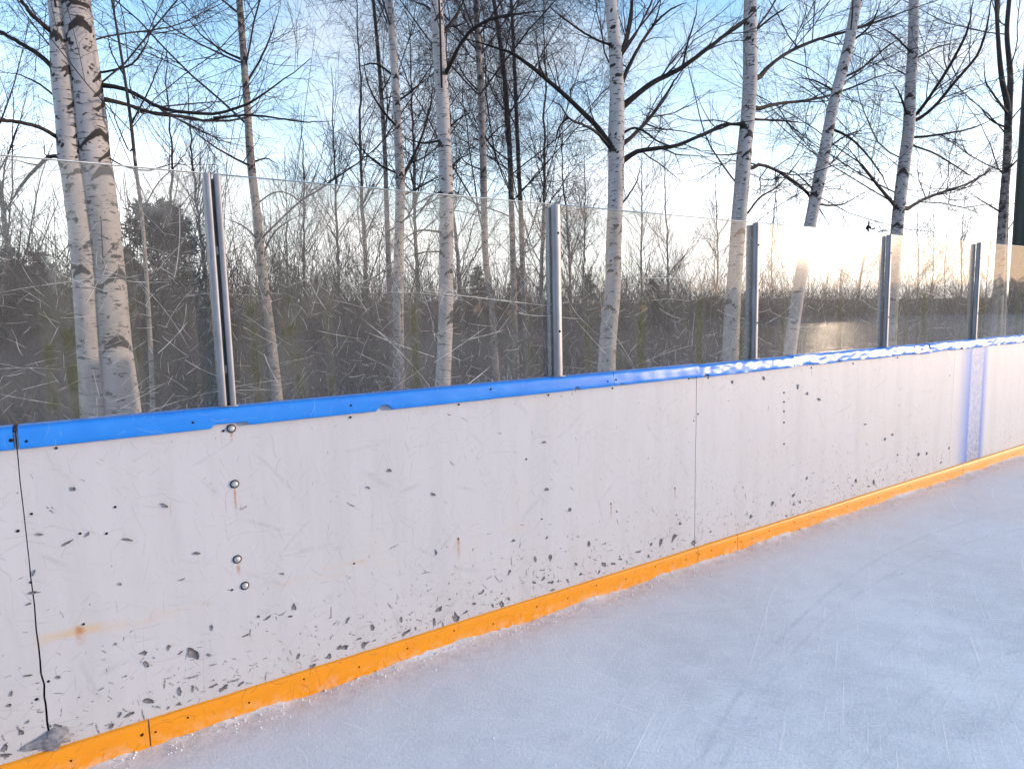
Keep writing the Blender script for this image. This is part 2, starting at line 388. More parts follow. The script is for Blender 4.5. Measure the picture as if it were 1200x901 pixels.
def mat_glass():
    n = NT('scratched_acrylic'); p = n.pos(); x, y, z = n.xyz(p); uv = n.comb(x, z)
    sc = n.mul(n.scratch(uv, 1.7, .0032, .40, .22, 2.37, .7, 2.2), .9)
    sc = n.math('MAXIMUM', sc, n.mul(n.scratch(uv, 3.1, .0019, .30, .25, 3.3, .9, 3.0), .8))
    sc = n.math('MAXIMUM', sc, n.mul(n.scratch(uv, 6, .0014, .17, .25, 5.3, .95, 2.4), .75))
    sc = n.math('MAXIMUM', sc, n.mul(n.scratch(uv, 11, .0011, .10, .25, 8.3, .9, 3.5), .65))
    sc = n.math('MAXIMUM', sc, n.mul(n.scratch(uv, 22, .0009, .06, .3, 13.3, .9), .6))
    sc = n.math('MAXIMUM', sc, n.mul(n.scratch(uv, 2.6, .0018, .36, .3, 17.9, .9, 1.0), .7))
    fade = n.step(z, 2.02, 1.62)
    sc = n.mul(sc, n.math('ADD', n.mul(fade, .75), .25))
    sc = n.mul(sc, n.math('ADD', n.step(n.noise(uv, 25, 3), .3, .6), .25))
    alg = n.noise(n.vmath('MULTIPLY', uv, (11, .5, 1)), 1.0, 3, .5)
    alg = n.mul(n.step(alg, .52, .68), n.mul(n.step(z, 1.80, 1.45), n.step(n.noise(uv, 14, 4, .6), .25, .65)))
    film = n.math('ADD', n.mul(n.noise(uv, 3, 4, .6), .23), n.mul(n.noise(uv, 70, 2), .05))
    spk = n.mul(n.step(n.noise(uv, 160, 2, .5), .70, .76), .5)
    fr = n.node('Fresnel', IOR=1.33)
    tr = n.node('BsdfTransparent', Color=(.85, .835, .81))
    g1 = n.node('BsdfGlossy', Color=(1, 1, 1), Roughness=.015)
    g2 = n.node('BsdfGlossy', Color=(1, 1, 1), Roughness=.13)
    gm = n.node('MixShader', Fac=.3); n.set(gm.inputs[1], g1.outputs[0]); n.set(gm.inputs[2], g2.outputs[0])
    base = n.node('MixShader', Fac=fr.outputs[0]); n.set(base.inputs[1], tr.outputs[0]); n.set(base.inputs[2], gm.outputs[0])
    col = n.mix(n.step(alg, 0, .5), (.76, .71, .67), (.27, .265, .16))
    df = n.node('BsdfDiffuse', Color=col); tl = n.node('BsdfTranslucent', Color=col)
    dm = n.node('MixShader', Fac=.5); n.set(dm.inputs[1], df.outputs[0]); n.set(dm.inputs[2], tl.outputs[0])
    fac = n.math('ADD', n.math('ADD', n.mul(sc, .9), n.mul(alg, .48)), n.math('ADD', film, n.mul(spk, .35)), clamp=True)
    o = n.node('MixShader', Fac=fac); n.set(o.inputs[1], base.outputs[0]); n.set(o.inputs[2], dm.outputs[0])
    return n.done(o.outputs[0])
def mat_glass_clear():
    n = NT('acrylic_back')
    tr = n.node('BsdfTransparent', Color=(.955, .945, .92)); g = n.node('BsdfGlossy', Color=(1, 1, 1), Roughness=.03)
    o = n.node('MixShader', Fac=.025); n.set(o.inputs[1], tr.outputs[0]); n.set(o.inputs[2], g.outputs[0])
    return n.done(o.outputs[0])
def mat_simple(name, col, rough=.5, spec=.4, metal=0.0, var=.35, scale=20, col2=None, stretch=(1, 1, 1)):
    n = NT(name); p = n.vmath('MULTIPLY', n.pos(), stretch)
    a = n.noise(p, scale, 5, .6)
    c2 = col2 or tuple(v * (1 - var) for v in col)
    c = n.mix(n.step(a, .35, .7), col, c2)
    return n.done(n.bsdf(c, rough, spec, metal, bump=a, bstr=.25, bdist=.002))

def mat_birch(name, white=(.46, .435, .445)):
    n = NT(name); u = n.attr('buv', 'Vector'); dk = n.attr('dark')
    x, y, s = n.xyz(u)
    base = n.noise(n.vmath('MULTIPLY', u, (6, 6, 2.2)), 1.0, 4, .6)
    c = n.mix(n.step(base, .35, .7), white, tuple(v * .72 for v in white))
    peel = n.noise(n.vmath('MULTIPLY', u, (7, 7, 70)), 1.0, 4, .6)
    c = n.mix(n.mul(n.step(peel, .52, .7), .35), c, (.42, .36, .33))
    len_ = n.noise(n.vmath('MULTIPLY', u, (9, 9, 42)), 1.0, 3, .55)
    c = n.mix(n.mul(n.step(len_, .59, .64), .9), c, (.055, .048, .045))
    pat = n.noise(n.vmath('ADD', n.vmath('MULTIPLY', u, (8, 8, 11)), (3, 7, 1)), 1.0, 5, .65)
    c = n.mix(n.mul(n.step(pat, .605, .645), .95), c, (.035, .030, .030))
    dn = n.step(n.math('ADD', dk, n.mul(n.math('SUBTRACT', pat, .5), .9)), .42, .58)
    c = n.mix(dn, c, n.mix(base, (.026, .024, .025), (.052, .045, .043)))
    h = n.math('SUBTRACT', n.mul(peel, .4), n.mul(dn, -.6))
    return n.done(n.bsdf(c, .75, .25, bump=h, bstr=.5, bdist=.006))

def mat_ground():
    n = NT('forest_floor'); p = n.pos(); x, y, z = n.xyz(p); uv = n.comb(x, y)
    a = n.noise(uv, 6, 6, .65); b = n.noise(uv, .55, 4, .6)
    c = n.mix(n.step(a, .3, .7), (.115, .080, .050), (.045, .034, .026))
    c = n.mix(n.step(n.noise(uv, 22, 4), .5, .65), c, (.17, .13, .075))
    sn = n.step(n.math('ADD', b, n.mul(n.math('SUBTRACT', a, .5), .35)), .50, .56)
    rink = n.step(y, -.5, -1.5)                         # open snowfield on the rink's far side
    sn = n.math('MAXIMUM', n.mul(sn, n.step(y, 14, 5)), n.mul(rink, .9))
    c = n.mix(sn, c, (.74, .77, .84))
    return n.done(n.bsdf(c, .9, .2, bump=a, bstr=.8, bdist=.05))

def fit_track(pts):
    q = np.array([on_ice(*a)[:2] for a in pts])
    A = np.c_[2 * q, np.ones(len(q))]; s = np.linalg.lstsq(A, (q ** 2).sum(1), rcond=None)[0]
    return float(s[0]), float(s[1]), float(math.sqrt(s[2] + s[0] ** 2 + s[1] ** 2))
TRACKS = [(*fit_track([(858, 838), (868, 800), (900, 755), (960, 705), (1040, 655), (1130, 610)]), .014, 1.0),
          (*fit_track([(880, 840), (895, 800), (935, 755), (1000, 705), (1090, 650)]), .012, .8),
          (*fit_track([(1010, 895), (1060, 830), (1140, 780)]), .012, .7),
          (*fit_track([(780, 720), (950, 700), (1120, 640)]), .010, .6)]

M = dict(ice=mat_ice(), board=mat_board(), board_rust=mat_board(True), board_line=mat_board(False, True), cap=mat_cap(), kick=mat_kick(), glass=mat_glass(), gclear=mat_glass_clear(),
         edge=mat_simple('acrylic_edge', (.62, .70, .78), .3, .5, var=.3),
         galv=mat_simple('galvanised_steel', (.27, .28, .32), .5, .4, .6, .3, 25, stretch=(1, 1, .3)),
         steel=mat_simple('bolt_steel', (.62, .61, .62), .45, .5, .35, .5, 300),
         black=mat_simple('screw_black', (.012, .012, .014), .7, .2),
         chip=mat_simple('bared_plastic', (.11, .105, .115), .8, .2, var=.5, scale=150, col2=(.24, .23, .24)),
         gap=mat_simple('joint_dark', (.02, .02, .024), .9, .1),
         grout=mat_simple('grey_filler', (.30, .30, .33), .8, .3, var=.6, scale=60),
         snow=mat_simple('ice_crumbs', (.86, .89, .94), .5, .4, var=.12, scale=60),
         birch=mat_birch('birch_bark'), birch2=mat_birch('thin_birch_bark', (.31, .275, .265)),
         limb=mat_simple('limb_bark', (.036, .029, .028), .8, .2, var=.5, scale=30),
         twig=mat_simple('twig_bark', (.058, .046, .056), .75, .2, var=.4, scale=8),
         twigred=mat_simple('reddish_twig_bark', (.11, .062, .050), .75, .2, var=.4, scale=8),
         brush=mat_simple('brushwood_bark', (.080, .066, .060), .8, .2, scale=3, col2=(.032, .028, .027)),
         youngwood=mat_simple('sapling_bark', (.10, .082, .080), .8, .2, scale=3, col2=(.045, .038, .039)),
         needle=mat_simple('conifer_needles', (.022, .036, .026), .7, .2, scale=4, col2=(.010, .018, .016)),
         pole=mat_simple('dark_green_pole_paint', (.012, .024, .022), .45, .4, var=.4, scale=12),
         ground=mat_ground())

# ------------------------------------------------------------------ setting: ground and ice
def hashnoise(x, y, sc, seed=0):
    g = np.random.default_rng(seed); out = 0
    for i in range(6):
        a = g.random() * 6.28; k = sc * (0.6 + 1.5 * g.random()); ph = g.random() * 6.28
        out = out + np.sin(k * (x * math.cos(a) + y * math.sin(a)) + ph)
    return out / 6
def grid_mesh(mb, xs, ys, zf):
    X, Y = np.meshgrid(xs, ys); V = np.stack([X, Y, zf(X, Y)], -1).reshape(-1, 3)
    nx = len(xs); i, j = np.meshgrid(np.arange(nx - 1), np.arange(len(ys) - 1)); b = j * nx + i
    mb.add(V, np.stack([b, b + 1, b + nx + 1, b + nx], -1).reshape(-1, 4))
def ground_z(x, y):
    r = np.clip((y - 12) / 30, 0, 1); r = r * r * (3 - 2 * r)
    near = np.clip((y - .3) / 1.5, 0, 1)
    return -.08 + near * (.10 + .10 * hashnoise(x, y, 1.1, 3)) + r * 2.3 + .35 * r * hashnoise(x, y, .25, 5)
mb = MB()
xs = np.unique(np.concatenate([np.linspace(-900, -40, 20), np.linspace(-40, 70, 111), np.linspace(70, 900, 20)]))
ys = np.unique(np.concatenate([np.linspace(-900, -40, 20), np.linspace(-40, 0, 21), np.linspace(0, 60, 81), np.linspace(60, 900, 20)]))
grid_mesh(mb, xs, ys, ground_z)
tag(mb.build('ground', M['ground'], smooth=True), 'brown forest floor with patches of snow behind the boards', 'ground', kind='structure')

mb = MB()
xs = np.unique(np.concatenate([[-40, -20, -8, -4], np.arange(-2.5, 9.5, .03), [10, 11, 12.5, 15, 20, 35, 70]]))
ys = -np.array([-.004, .003, .010, .016, .022, .03, .04, .055, .075, .1, .14, .2, .3, .5, .8, 1.2, 2, 4, 10, 20, 32])[::-1]
def ice_z(X, Y):
    d = np.clip(-Y - .012, 0, None)
    n1 = hashnoise(X, X * 0, 9, 11) + .6 * hashnoise(X, X * 0, 31, 12) + .5 * hashnoise(X, X * 0, 80, 13)
    hgt = np.clip(.013 + .018 * n1, .002, .05)
    lump = 1 + .35 * hashnoise(X, Y, 120, 15)
    return hgt * np.exp(-d / .022) * lump + .0012 * hashnoise(X, Y, 22, 16) * np.clip((2 + Y) / 2, 0, 1)
grid_mesh(mb, xs, ys, ice_z)
tag(mb.build('ice_surface', M['ice'], smooth=True), 'pale blue skating ice with skate scratches', 'ice', kind='structure')

# ------------------------------------------------------------------ rink boards
boards = empty('rink_boards', (2.8, 0, 0), 'long white rink boards with blue cap rail and yellow kick strip', 'rink boards')
SEAMS = [-6.40, -3.32, -.246, 2.833, 5.975, 9.06, 12.2]
LEFT_SEAM = [(20, 525), (24, 570), (29, 610), (35, 665), (37, 692), (41, 712), (42, 735), (45, 755), (47, 775), (48, 790), (52, 800), (51, 812), (54, 828), (55, 845), (58, 862), (60, 874), (61, 885)]
seam_l = np.array([at(*q)[[0, 2]] for q in LEFT_SEAM])[::-1]          # bottom to top
def seam_x(k, z, side):
    if k == 2:
        w = .0015 + .0018 * np.clip((.75 - z) / .6, 0, 1)
        return np.interp(z, seam_l[:, 1], seam_l[:, 0]) + side * w
    return SEAMS[k] + side * (.0022 if k != 4 else .0012) - (.004 if k == 3 and z < .75 else 0)
zz = np.array([-.02, .02, .06, .09, .105, .12, .15, .18, .2, .23, .26, .29, .33, .37, .41, .46, .52, .6, .7, .74, .76, .9, 1.0, 1.09, 1.115, 1.16])
panels = []
for k in range(6):
    L = np.array([[seam_x(k, z, 1), z] for z in zz]); R = np.array([[seam_x(k + 1, z, -1), z] for z in zz])
    nx = 24; mb = MB(); n_ = len(zz)
    X = L[:, :1] + (R[:, :1] - L[:, :1]) * np.linspace(0, 1, nx)[None]
    bow = .003 * np.sin(np.linspace(0, np.pi, nx))[None] * np.sin(zz * 2.2 + k)[:, None]
    V = np.stack([X, -bow, np.repeat(zz[:, None], nx, 1)], -1).reshape(-1, 3)
    i, j = np.meshgrid(np.arange(nx - 1), np.arange(n_ - 1)); b = j * nx + i
    mb.add(V, np.stack([b, b + 1, b + nx + 1, b + nx], -1).reshape(-1, 4))
    rim = [a for a in range(nx)] + [a * nx + nx - 1 for a in range(1, n_)] + [(n_ - 1) * nx + a for a in range(nx - 2, -1, -1)] + [a * nx for a in range(n_ - 2, 0, -1)]
    W = V[rim]; m_ = len(rim); bk = W + np.array([0, .012, 0])
    mb.add(np.concatenate([W, bk]), [((a + 1) % m_, a, a + m_, (a + 1) % m_ + m_) for a in range(m_)])
    panels.append(mb.build('board_panel', M[{1: 'board_rust', 2: 'board_rust', 4: 'board_line'}.get(k, 'board')], boards, smooth=False))
# frame behind the sheets: dark backing seen only in the joints, top rail, posts
mb = MB(); mb.box((-6.4, .0125, -.05), (12.2, .05, 1.16)); mb.build('backing', M['gap'], boards)
mb = MB()
for x in np.arange(-6.2, 12.2, 1.5): mb.box((x, .051, -.1), (x + .06, .12, 1.15))
mb.box((-6.4, .051, 1.05), (12.2, .118, 1.10)); mb.box((-6.4, .051, .1), (12.2, .118, .16))
o = mb.build('back_frame', M['galv'], boards)
# grey filler lump at the foot of the left seam
q = at(62, 868)
mb = MB(); g = np.random.default_rng(5)
th = np.linspace(0, 2 * np.pi, 19)[:-1]; rings = []
for r, h in ((1, 0), (.8, .006), (.5, .012), (.22, .014)):
    rr_ = r * (1 + .22 * g.normal(size=18) * (r > .3))
    rings.append(np.stack([q[0] + .002 + np.cos(th) * .062 * rr_, -.003 - h - .006 * g.random(18), q[2] - .004 + np.sin(th) * .034 * rr_ + .01], -1))
V = np.concatenate(rings); Q = [(r * 18 + a, r * 18 + (a + 1) % 18, (r + 1) * 18 + (a + 1) % 18, (r + 1) * 18 + a) for r in range(3) for a in range(18)]
mb.add(V, Q); mb.add(rings[-1], t=[(0, a, a + 1) for a in range(1, 17)])
tag(mb.build('filler_patch', M['grout'], boards), 'grey lump of filler at the foot of the cracked joint')

# cap rail
def cap_segment(x0, x1, crumple, notches, seed, tilt=.0, dz=0.0):
    xs = np.unique(np.concatenate([np.arange(x0, x1, .012), [x1]])); n_ = len(xs)
    prof = [(-.016, 1.108), (-.0185, 1.112), (-.0180, 1.128), (-.0165, 1.146), (-.0145, 1.164), (-.0125, 1.1735), (-.0075, 1.1785), (.008, 1.1800), (.030, 1.1815), (.046, 1.181), (.046, 1.170), (.0, 1.165), (-.004, 1.108)]
    prof = np.array(prof); m_ = len(prof)
    A = np.repeat(prof[None], n_, 0); X = np.repeat(xs[:, None], m_, 1)
    w = np.array([1, 1, 1.2, 1.2, 1, .9, .8, .7, .5, .3, 0, 0, 0])
    for c in range(m_):
        A[:, c, 0] -= w[c] * crumple * (.5 * hashnoise(xs, 0 * xs + prof[c, 1] * 6, 14, seed) + .6 * hashnoise(xs, 0 * xs + prof[c, 1] * 9, 38, seed + 1))
        A[:, c, 1] += w[c] * crumple * .5 * hashnoise(xs, 0 * xs, 9, seed + 2)
    A[:, :, 0] -= .0045; A[:, 10:, 0] += .0045
    A[:, :, 1] += dz
    nd = np.zeros(n_)
    for (a, b, h) in notches:
        e = np.clip(np.minimum(xs - a, b - xs) / .010, 0, 1); nd = np.maximum(nd, h * e)
    nd += .0012 * hashnoise(xs, xs * 0, 60, seed + 4) + .0015
    A[:, 0, 1] += nd; A[:, 1, 1] += nd; A[:, 12, 1] += nd; A[:, 2, 1] = np.maximum(A[:, 2, 1], A[:, 1, 1] + .003); A[:, 3, 1] = np.maximum(A[:, 3, 1], A[:, 2, 1] + .003)
    V = np.stack([X, A[..., 0], A[..., 1]], -1).reshape(-1, 3)
    Q = [(i * m_ + c, (i + 1) * m_ + c, (i + 1) * m_ + (c + 1) % m_, i * m_ + (c + 1) % m_) for i in range(n_ - 1) for c in range(m_)]
    mb = MB(); mb.add(V, Q)
    for i in (0, n_ - 1):
        ce = V[i * m_:(i + 1) * m_]; mb.add(np.concatenate([[ce.mean(0)], ce]), t=[(0, 1 + c, 1 + (c + 1) % m_) for c in range(m_)])
    return mb.build('cap_rail', M['cap'], boards, smooth=False)
def wx(px, py): return float(at(px, py)[0])
caps = [cap_segment(-6.4, -3.33, .002, [], 20), cap_segment(-3.32, -.252, .002, [], 21),
        cap_segment(-.238, wx(716, 440), .0022, [(wx(247, 500), wx(291, 497), .013), (wx(440, 477), wx(456, 476), .022), (wx(669, 458), wx(677, 457), .014)], 22),
        cap_segment(wx(716, 440) + .004, 2.832, .0035, [(wx(722, 450), wx(728, 449), .01)], 23),
        cap_segment(2.812, 3.72, .011, [(2.86, 2.92, .016)], 24, dz=-.004),
        cap_segment(3.724, wx(1068, 405), .014, [(4.2, 4.26, .012), (4.9, 4.95, .012)], 25),
        cap_segment(wx(1068, 405) + .012, wx(1086, 405), .016, [], 26, dz=-.003),
        cap_segment(wx(1086, 405) + .010, 7.3, .013, [(6.0, 6.06, .014)], 27),
        cap_segment(7.305, 9.06, .006, [], 28), cap_segment(9.065, 12.2, .006, [], 29)]
# kick strips
KS = [-6.4, -2.9, .034, 2.842, 3.200, 6.2, 9.2, 12.2]
kicks = []
for a, b in zip(KS[:-1], KS[1:]):
    mb = MB(); xs = np.arange(a + .0022, b - .0022, .02); xs = np.append(xs, b - .0022); n_ = len(xs)
    wv = .0025 * hashnoise(xs, xs * 0, 5, 31) + .001 * hashnoise(xs, xs * 0, 40, 32)
    yb = -.0135 - .002 * hashnoise(xs, xs * 0, 4, 33)
    rows = [(yb * 0 - .0005, .104 + wv + .002), (yb + .006, .103 + wv), (yb + .002, .100 + wv), (yb, .094 + wv), (yb, .05 + 0 * wv), (yb, 0 * wv - .02)]
    V = np.concatenate([np.stack([xs, r[0], r[1]], -1) for r in rows])
    Q = [(r * n_ + i + 1, r * n_ + i, (r + 1) * n_ + i, (r + 1) * n_ + i + 1) for r in range(5) for i in range(n_ - 1)]
    mb.add(V, Q)
    for i in (0, n_ - 1):
        e = V[i::n_][:6]; e = np.concatenate([e, [[e[-1][0], -.0005, -.02]]]); mb.add(e, t=[(0, c, c + 1) for c in range(1, 6)])
    kicks.append(mb.build('kick_strip', M['kick'], boards))

def disc_head(mb, x, z, y, r, h=.002, k=8):
    a = np.arange(k) * 2 * np.pi / k
    o_ = np.stack([x + np.cos(a) * r, np.full(k, y + .003), z + np.sin(a) * r], -1)
    i_ = np.stack([x + np.cos(a) * r * .75, np.full(k, y - h), z + np.sin(a) * r * .75], -1)
    c = [[x, y - h * 1.1, z]]
    mb.add(np.concatenate([o_, i_, c]), [(j, (j + 1) % k, k + (j + 1) % k, k + j) for j in range(k)], [(k + j, k + (j + 1) % k, 2 * k) for j in range(k)])
# screws: small dark heads, joined per carrier
def screws(name, parent, pts, y, r):
    mb = MB()
    for (px, py) in pts:
        q = at(px, py, y); disc_head(mb, q[0], q[2], y, r)
    o = mb.build(name, M['black'], parent); o['kind'] = 'stuff'; return o
screws('screw_heads', panels[1], [(37, 602), (21, 622), (43, 819), (11, 826)][1:2] + [(43, 819), (11, 826)], -.0005, .0058)
screws('screw_heads', panels[2], [(37, 602), (36, 682), (57, 798), (66, 525), (98, 731), (272, 691), (262, 505), (262, 490), (411, 489), (538, 474), (643, 463), (718, 455), (125, 625), (94, 625),
    (135, 594), (635, 608), (415, 660), (537, 631), (716, 590), (791, 572), (807, 444), (813, 493), (617, 538)], -.0005, .0048)
screws('screw_heads', panels[3], [(818, 485), (830, 443), (919, 460), (919, 471), (919, 482), (919, 495), (919, 520), (935, 455), (951, 431), (1000, 426), (1052, 419), (1113, 440)], -.0005, .006)
screws('screw_heads', caps[1], [(13, 516)], -.0195, .008)
screws('screw_heads', caps[2], [(226, 495), (31, 517), (411, 475), (575, 456), (712, 447)], -.0205, .0058)
screws('screw_heads', caps[3], [(722, 445)], -.0205, .0058)
for k_, (a, b) in enumerate(zip(KS[1:-1], KS[2:])):
    mb = MB(); g = np.random.default_rng(50 + k_)
    for x in np.unique(np.round(np.concatenate([[a + .03, b - .03], np.arange(a + .12, b - .08, .215)]), 3)):
        disc_head(mb, x + .02 * g.normal(), .062 + .008 * g.normal(), -.0138, .0046)
    if a < 0:
        disc_head(mb, wx(166, 857), .062, -.0138, .006)
    o = mb.build('screw_heads', M['black'], kicks[k_ + 1]); o['kind'] = 'stuff'
# the four domed bolts with washers below the double post
for (px, py) in [(271, 502), (275, 567), (278, 655), (287, 686)]:
    q = at(px, py); mb = MB(); k = 14; a = np.arange(k) * 2 * np.pi / k; rows = []
    for r, y in ((.0145, -.0002), (.0145, -.002), (.0138, -.0028), (.0105, -.0028), (.0100, -.006), (.0075, -.0085), (.003, -.0095)):
        rows.append(np.stack([q[0] + np.cos(a) * r, np.full(k, y), q[2] + np.sin(a) * r], -1))
    mb.add(np.concatenate(rows), [(i * k + j, i * k + (j + 1) % k, (i + 1) * k + (j + 1) % k, (i + 1) * k + j) for i in range(6) for j in range(k)])
    mb.add(rows[-1], t=[(0, j, j + 1) for j in range(1, k - 1)])
    b_ = mb.build('bolt', M['steel'], panels[2]); 
    mb = MB(); a2 = np.arange(20) * 2 * np.pi / 20
    ri = np.stack([q[0] + np.cos(a2) * .0158, np.full(20, -.0006), q[2] + np.sin(a2) * .0158], -1); ro = np.stack([q[0] + np.cos(a2) * .0142, np.full(20, -.0031), q[2] + np.sin(a2) * .0150], -1)
    rq = np.stack([q[0] + np.cos(a2) * .0122, np.full(20, -.0031), q[2] + np.sin(a2) * .0118], -1)
    mb.add(np.concatenate([ri, ro, rq]), [(i * 20 + j, i * 20 + (j + 1) % 20, (i + 1) * 20 + (j + 1) % 20, (i + 1) * 20 + j) for i in range(2) for j in range(20)])
    mb.build('washer', M['black'], panels[2])

# chips and gouges with a shape of their own: thin flakes of bared grey plastic
CHIPS = [  # px, py, length px, width px, angle deg (image), kind
    (227, 765, 24, 13, 75, 1), (169, 764, 12, 8, 20, 1), (172, 777, 11, 6, 70, 1), (211, 810, 13, 5, 85, 1), (174, 820, 15, 7, 35, 1), (153, 836, 14, 7, -20, 1), (140, 838, 8, 4, -70, 1),
    (7, 875, 12, 8, -40, 1), (6, 884, 16, 5, 20, 1), (11, 826, 5, 5, 0, 1), (131, 850, 8, 5, -60, 1), (250, 803, 12, 4, -10, 1), (263, 805, 14, 7, -20, 1), (283, 800, 10, 5, -30, 1), (210, 824, 8, 5, 30, 1),
    (198, 758, 9, 4, -70, 1), (248, 735, 8, 4, 80, 1), (245, 767, 6, 3, 60, 1), (136, 754, 6, 3, 60, 1), (345, 711, 12, 7, 85, 0), (366, 780, 9, 8, -60, 1), (386, 768, 9, 6, -50, 1), (350, 768, 10, 4, -70, 1), (397, 758, 8, 7, -40, 1),
    (340, 722, 6, 3, 0, 1), (313, 724, 12, 3, -30, 1), (303, 722, 5, 3, 60, 1), (331, 672, 8, 3, 30, 1), (288, 744, 9, 2, -10, 1),
    (230, 648, 12, 4, 5, 1), (150, 632, 13, 3, 25, 1), (79, 636, 14, 4, -25, 1), (46, 626, 9, 3, 20, 1), (103, 626, 8, 3, -50, 1), (193, 592, 12, 4, 45, 1), (86, 573, 9, 8, 0, 1), (141, 684, 7, 3, 50, 1), (40, 670, 12, 3, -60, 1),
    (457, 551, 8, 6, 30, 1), (508, 579, 8, 4, 50, 1), (641, 573, 6, 5, 60, 1), (668, 597, 9, 6, 80, 1), (638, 518, 7, 3, 15, 1), (432, 571, 8, 3, 40, 1), (511, 647, 8, 3, 80, 1), (602, 633, 6, 4, 0, 1), (627, 655, 9, 6, 80, 1), (645, 653, 11, 6, 80, 1), (690, 637, 7, 5, 80, 1),
    (675, 660, 8, 4, 50, 1), (708, 661, 10, 6, 40, 1), (534, 722, 15, 10, 70, 1), (509, 729, 13, 6, 85, 1), (514, 714, 12, 7, -30, 1), (475, 741, 16, 7, -30, 1), (437, 735, 10, 7, 70, 1), (470, 725, 9, 4, 85, 1), (403, 758, 12, 9, 0, 1), (426, 755, 11, 9, -30, 1), (407, 726, 9, 4, -60, 1), (421, 748, 7, 5, 0, 1),
    (565, 693, 10, 4, -40, 1), (588, 708, 13, 9, 60, 1), (555, 707, 9, 5, 30, 1), (577, 709, 7, 4, 80, 1), (545, 717, 8, 4, -20, 1), (596, 701, 6, 3, 80, 1), (597, 670, 9, 4, -60, 1), (636, 678, 9, 6, -50, 1), (645, 682, 12, 5, 10, 1), (647, 691, 9, 3, 0, 1), (625, 682, 8, 4, 30, 1), (665, 680, 8, 3, 60, 1), (680, 673, 6, 4, -20, 1),
    (748, 646, 14, 3, 5, 1), (774, 635, 11, 4, -70, 1), (790, 630, 17, 4, -35, 1), (763, 637, 6, 3, -60, 1), (760, 651, 6, 4, 80, 1), (797, 613, 6, 4, 40, 1), (727, 655, 8, 3, 20, 1), (719, 660, 9, 6, 20, 1), (813, 636, 8, 8, 0, 1), (690, 690, 7, 3, 0, 1), (702, 670, 7, 3, -60, 1),
    (39, 694, 16, 5, 0, 1), (34, 707, 7, 4, -10, 1), (33, 791, 9, 4, 10, 1), (14, 812, 8, 3, -75, 1), (33, 845, 6, 4, -50, 1), (25, 858, 9, 6, 60, 1), (69, 793, 6, 4, 40, 1), (68, 849, 12, 3, 40, 1),
    (895, 443, 7, 3, 60, 1), (960, 468, 6, 3, 40, 1), (858, 447, 6, 4, 60, 1), (946, 461, 5, 3, 80, 1), (935, 452, 5, 3, 90, 1), (880, 605, 6, 5, 80, 1), (905, 590, 8, 4, -60, 1), (930, 580, 6, 5, 0, 1), (1003, 563, 9, 3, 70, 1), (1024, 565, 8, 3, 70, 1), (1076, 533, 6, 4, 80, 1), (1086, 531, 5, 4, 80, 1), (1112, 525, 5, 3, 60, 1), (1046, 509, 4, 4, 0, 1), (1014, 497, 4, 3, 0, 1), (1119, 514, 6, 2, -50, 1)]
def flake(mb, x, z, L, W, ang, g, y):
    k = 9; a = (np.arange(k) + .7 * g.random(k)) * 2 * np.pi / k; r = .35 + .75 * g.random(k)
    u = np.cos(a) * L * .5 * r; v = np.sin(a) * W * .5 * r
    c, s = math.cos(ang), math.sin(ang)
    V = np.stack([x + u * c - v * s, np.full(k, y), z + u * s + v * c], -1); Vi = V.copy(); Vi[:, 1] += .0035
    Vi[:, 0] = x + (V[:, 0] - x) * 1.05; Vi[:, 2] = z + (V[:, 2] - z) * 1.05
    mb.add(np.concatenate([V, Vi, [[x, y - .0004, z]]]), [(j, (j + 1) % k, k + (j + 1) % k, k + j) for j in range(k)], [(2 * k, j, (j + 1) % k) for j in range(k)])
g = np.random.default_rng(77); cmb = {1: MB(), 2: MB(), 3: MB()}
def panel_of(x): return 1 if x < -.246 else 2 if x < 2.833 else 3 if x < 5.975 else 0
for (px, py, L, W, A, kd) in CHIPS:
    q = at(px, py); s = depth(q) / F; k = panel_of(q[0])
    if k: flake(cmb[k], q[0], q[2], L * s * .92, W * s * .85, -math.radians(A), g, -.0042)
for i in range(150):
    x = -3 + 8.9 * g.random(); z = .116 + .13 * abs(g.normal()) ** 1.5
    if z > 1.0: continue
    k = panel_of(x); big = g.random() ** 3
    if k: flake(cmb[k], x, z, .005 + .020 * big + .005 * g.random(), .0025 + .007 * big, g.normal() * .9 + .8, g, -.0042)
for k in cmb:
    o = cmb[k].build('paint_chips', M['chip'], panels[k]); o['kind'] = 'stuff'

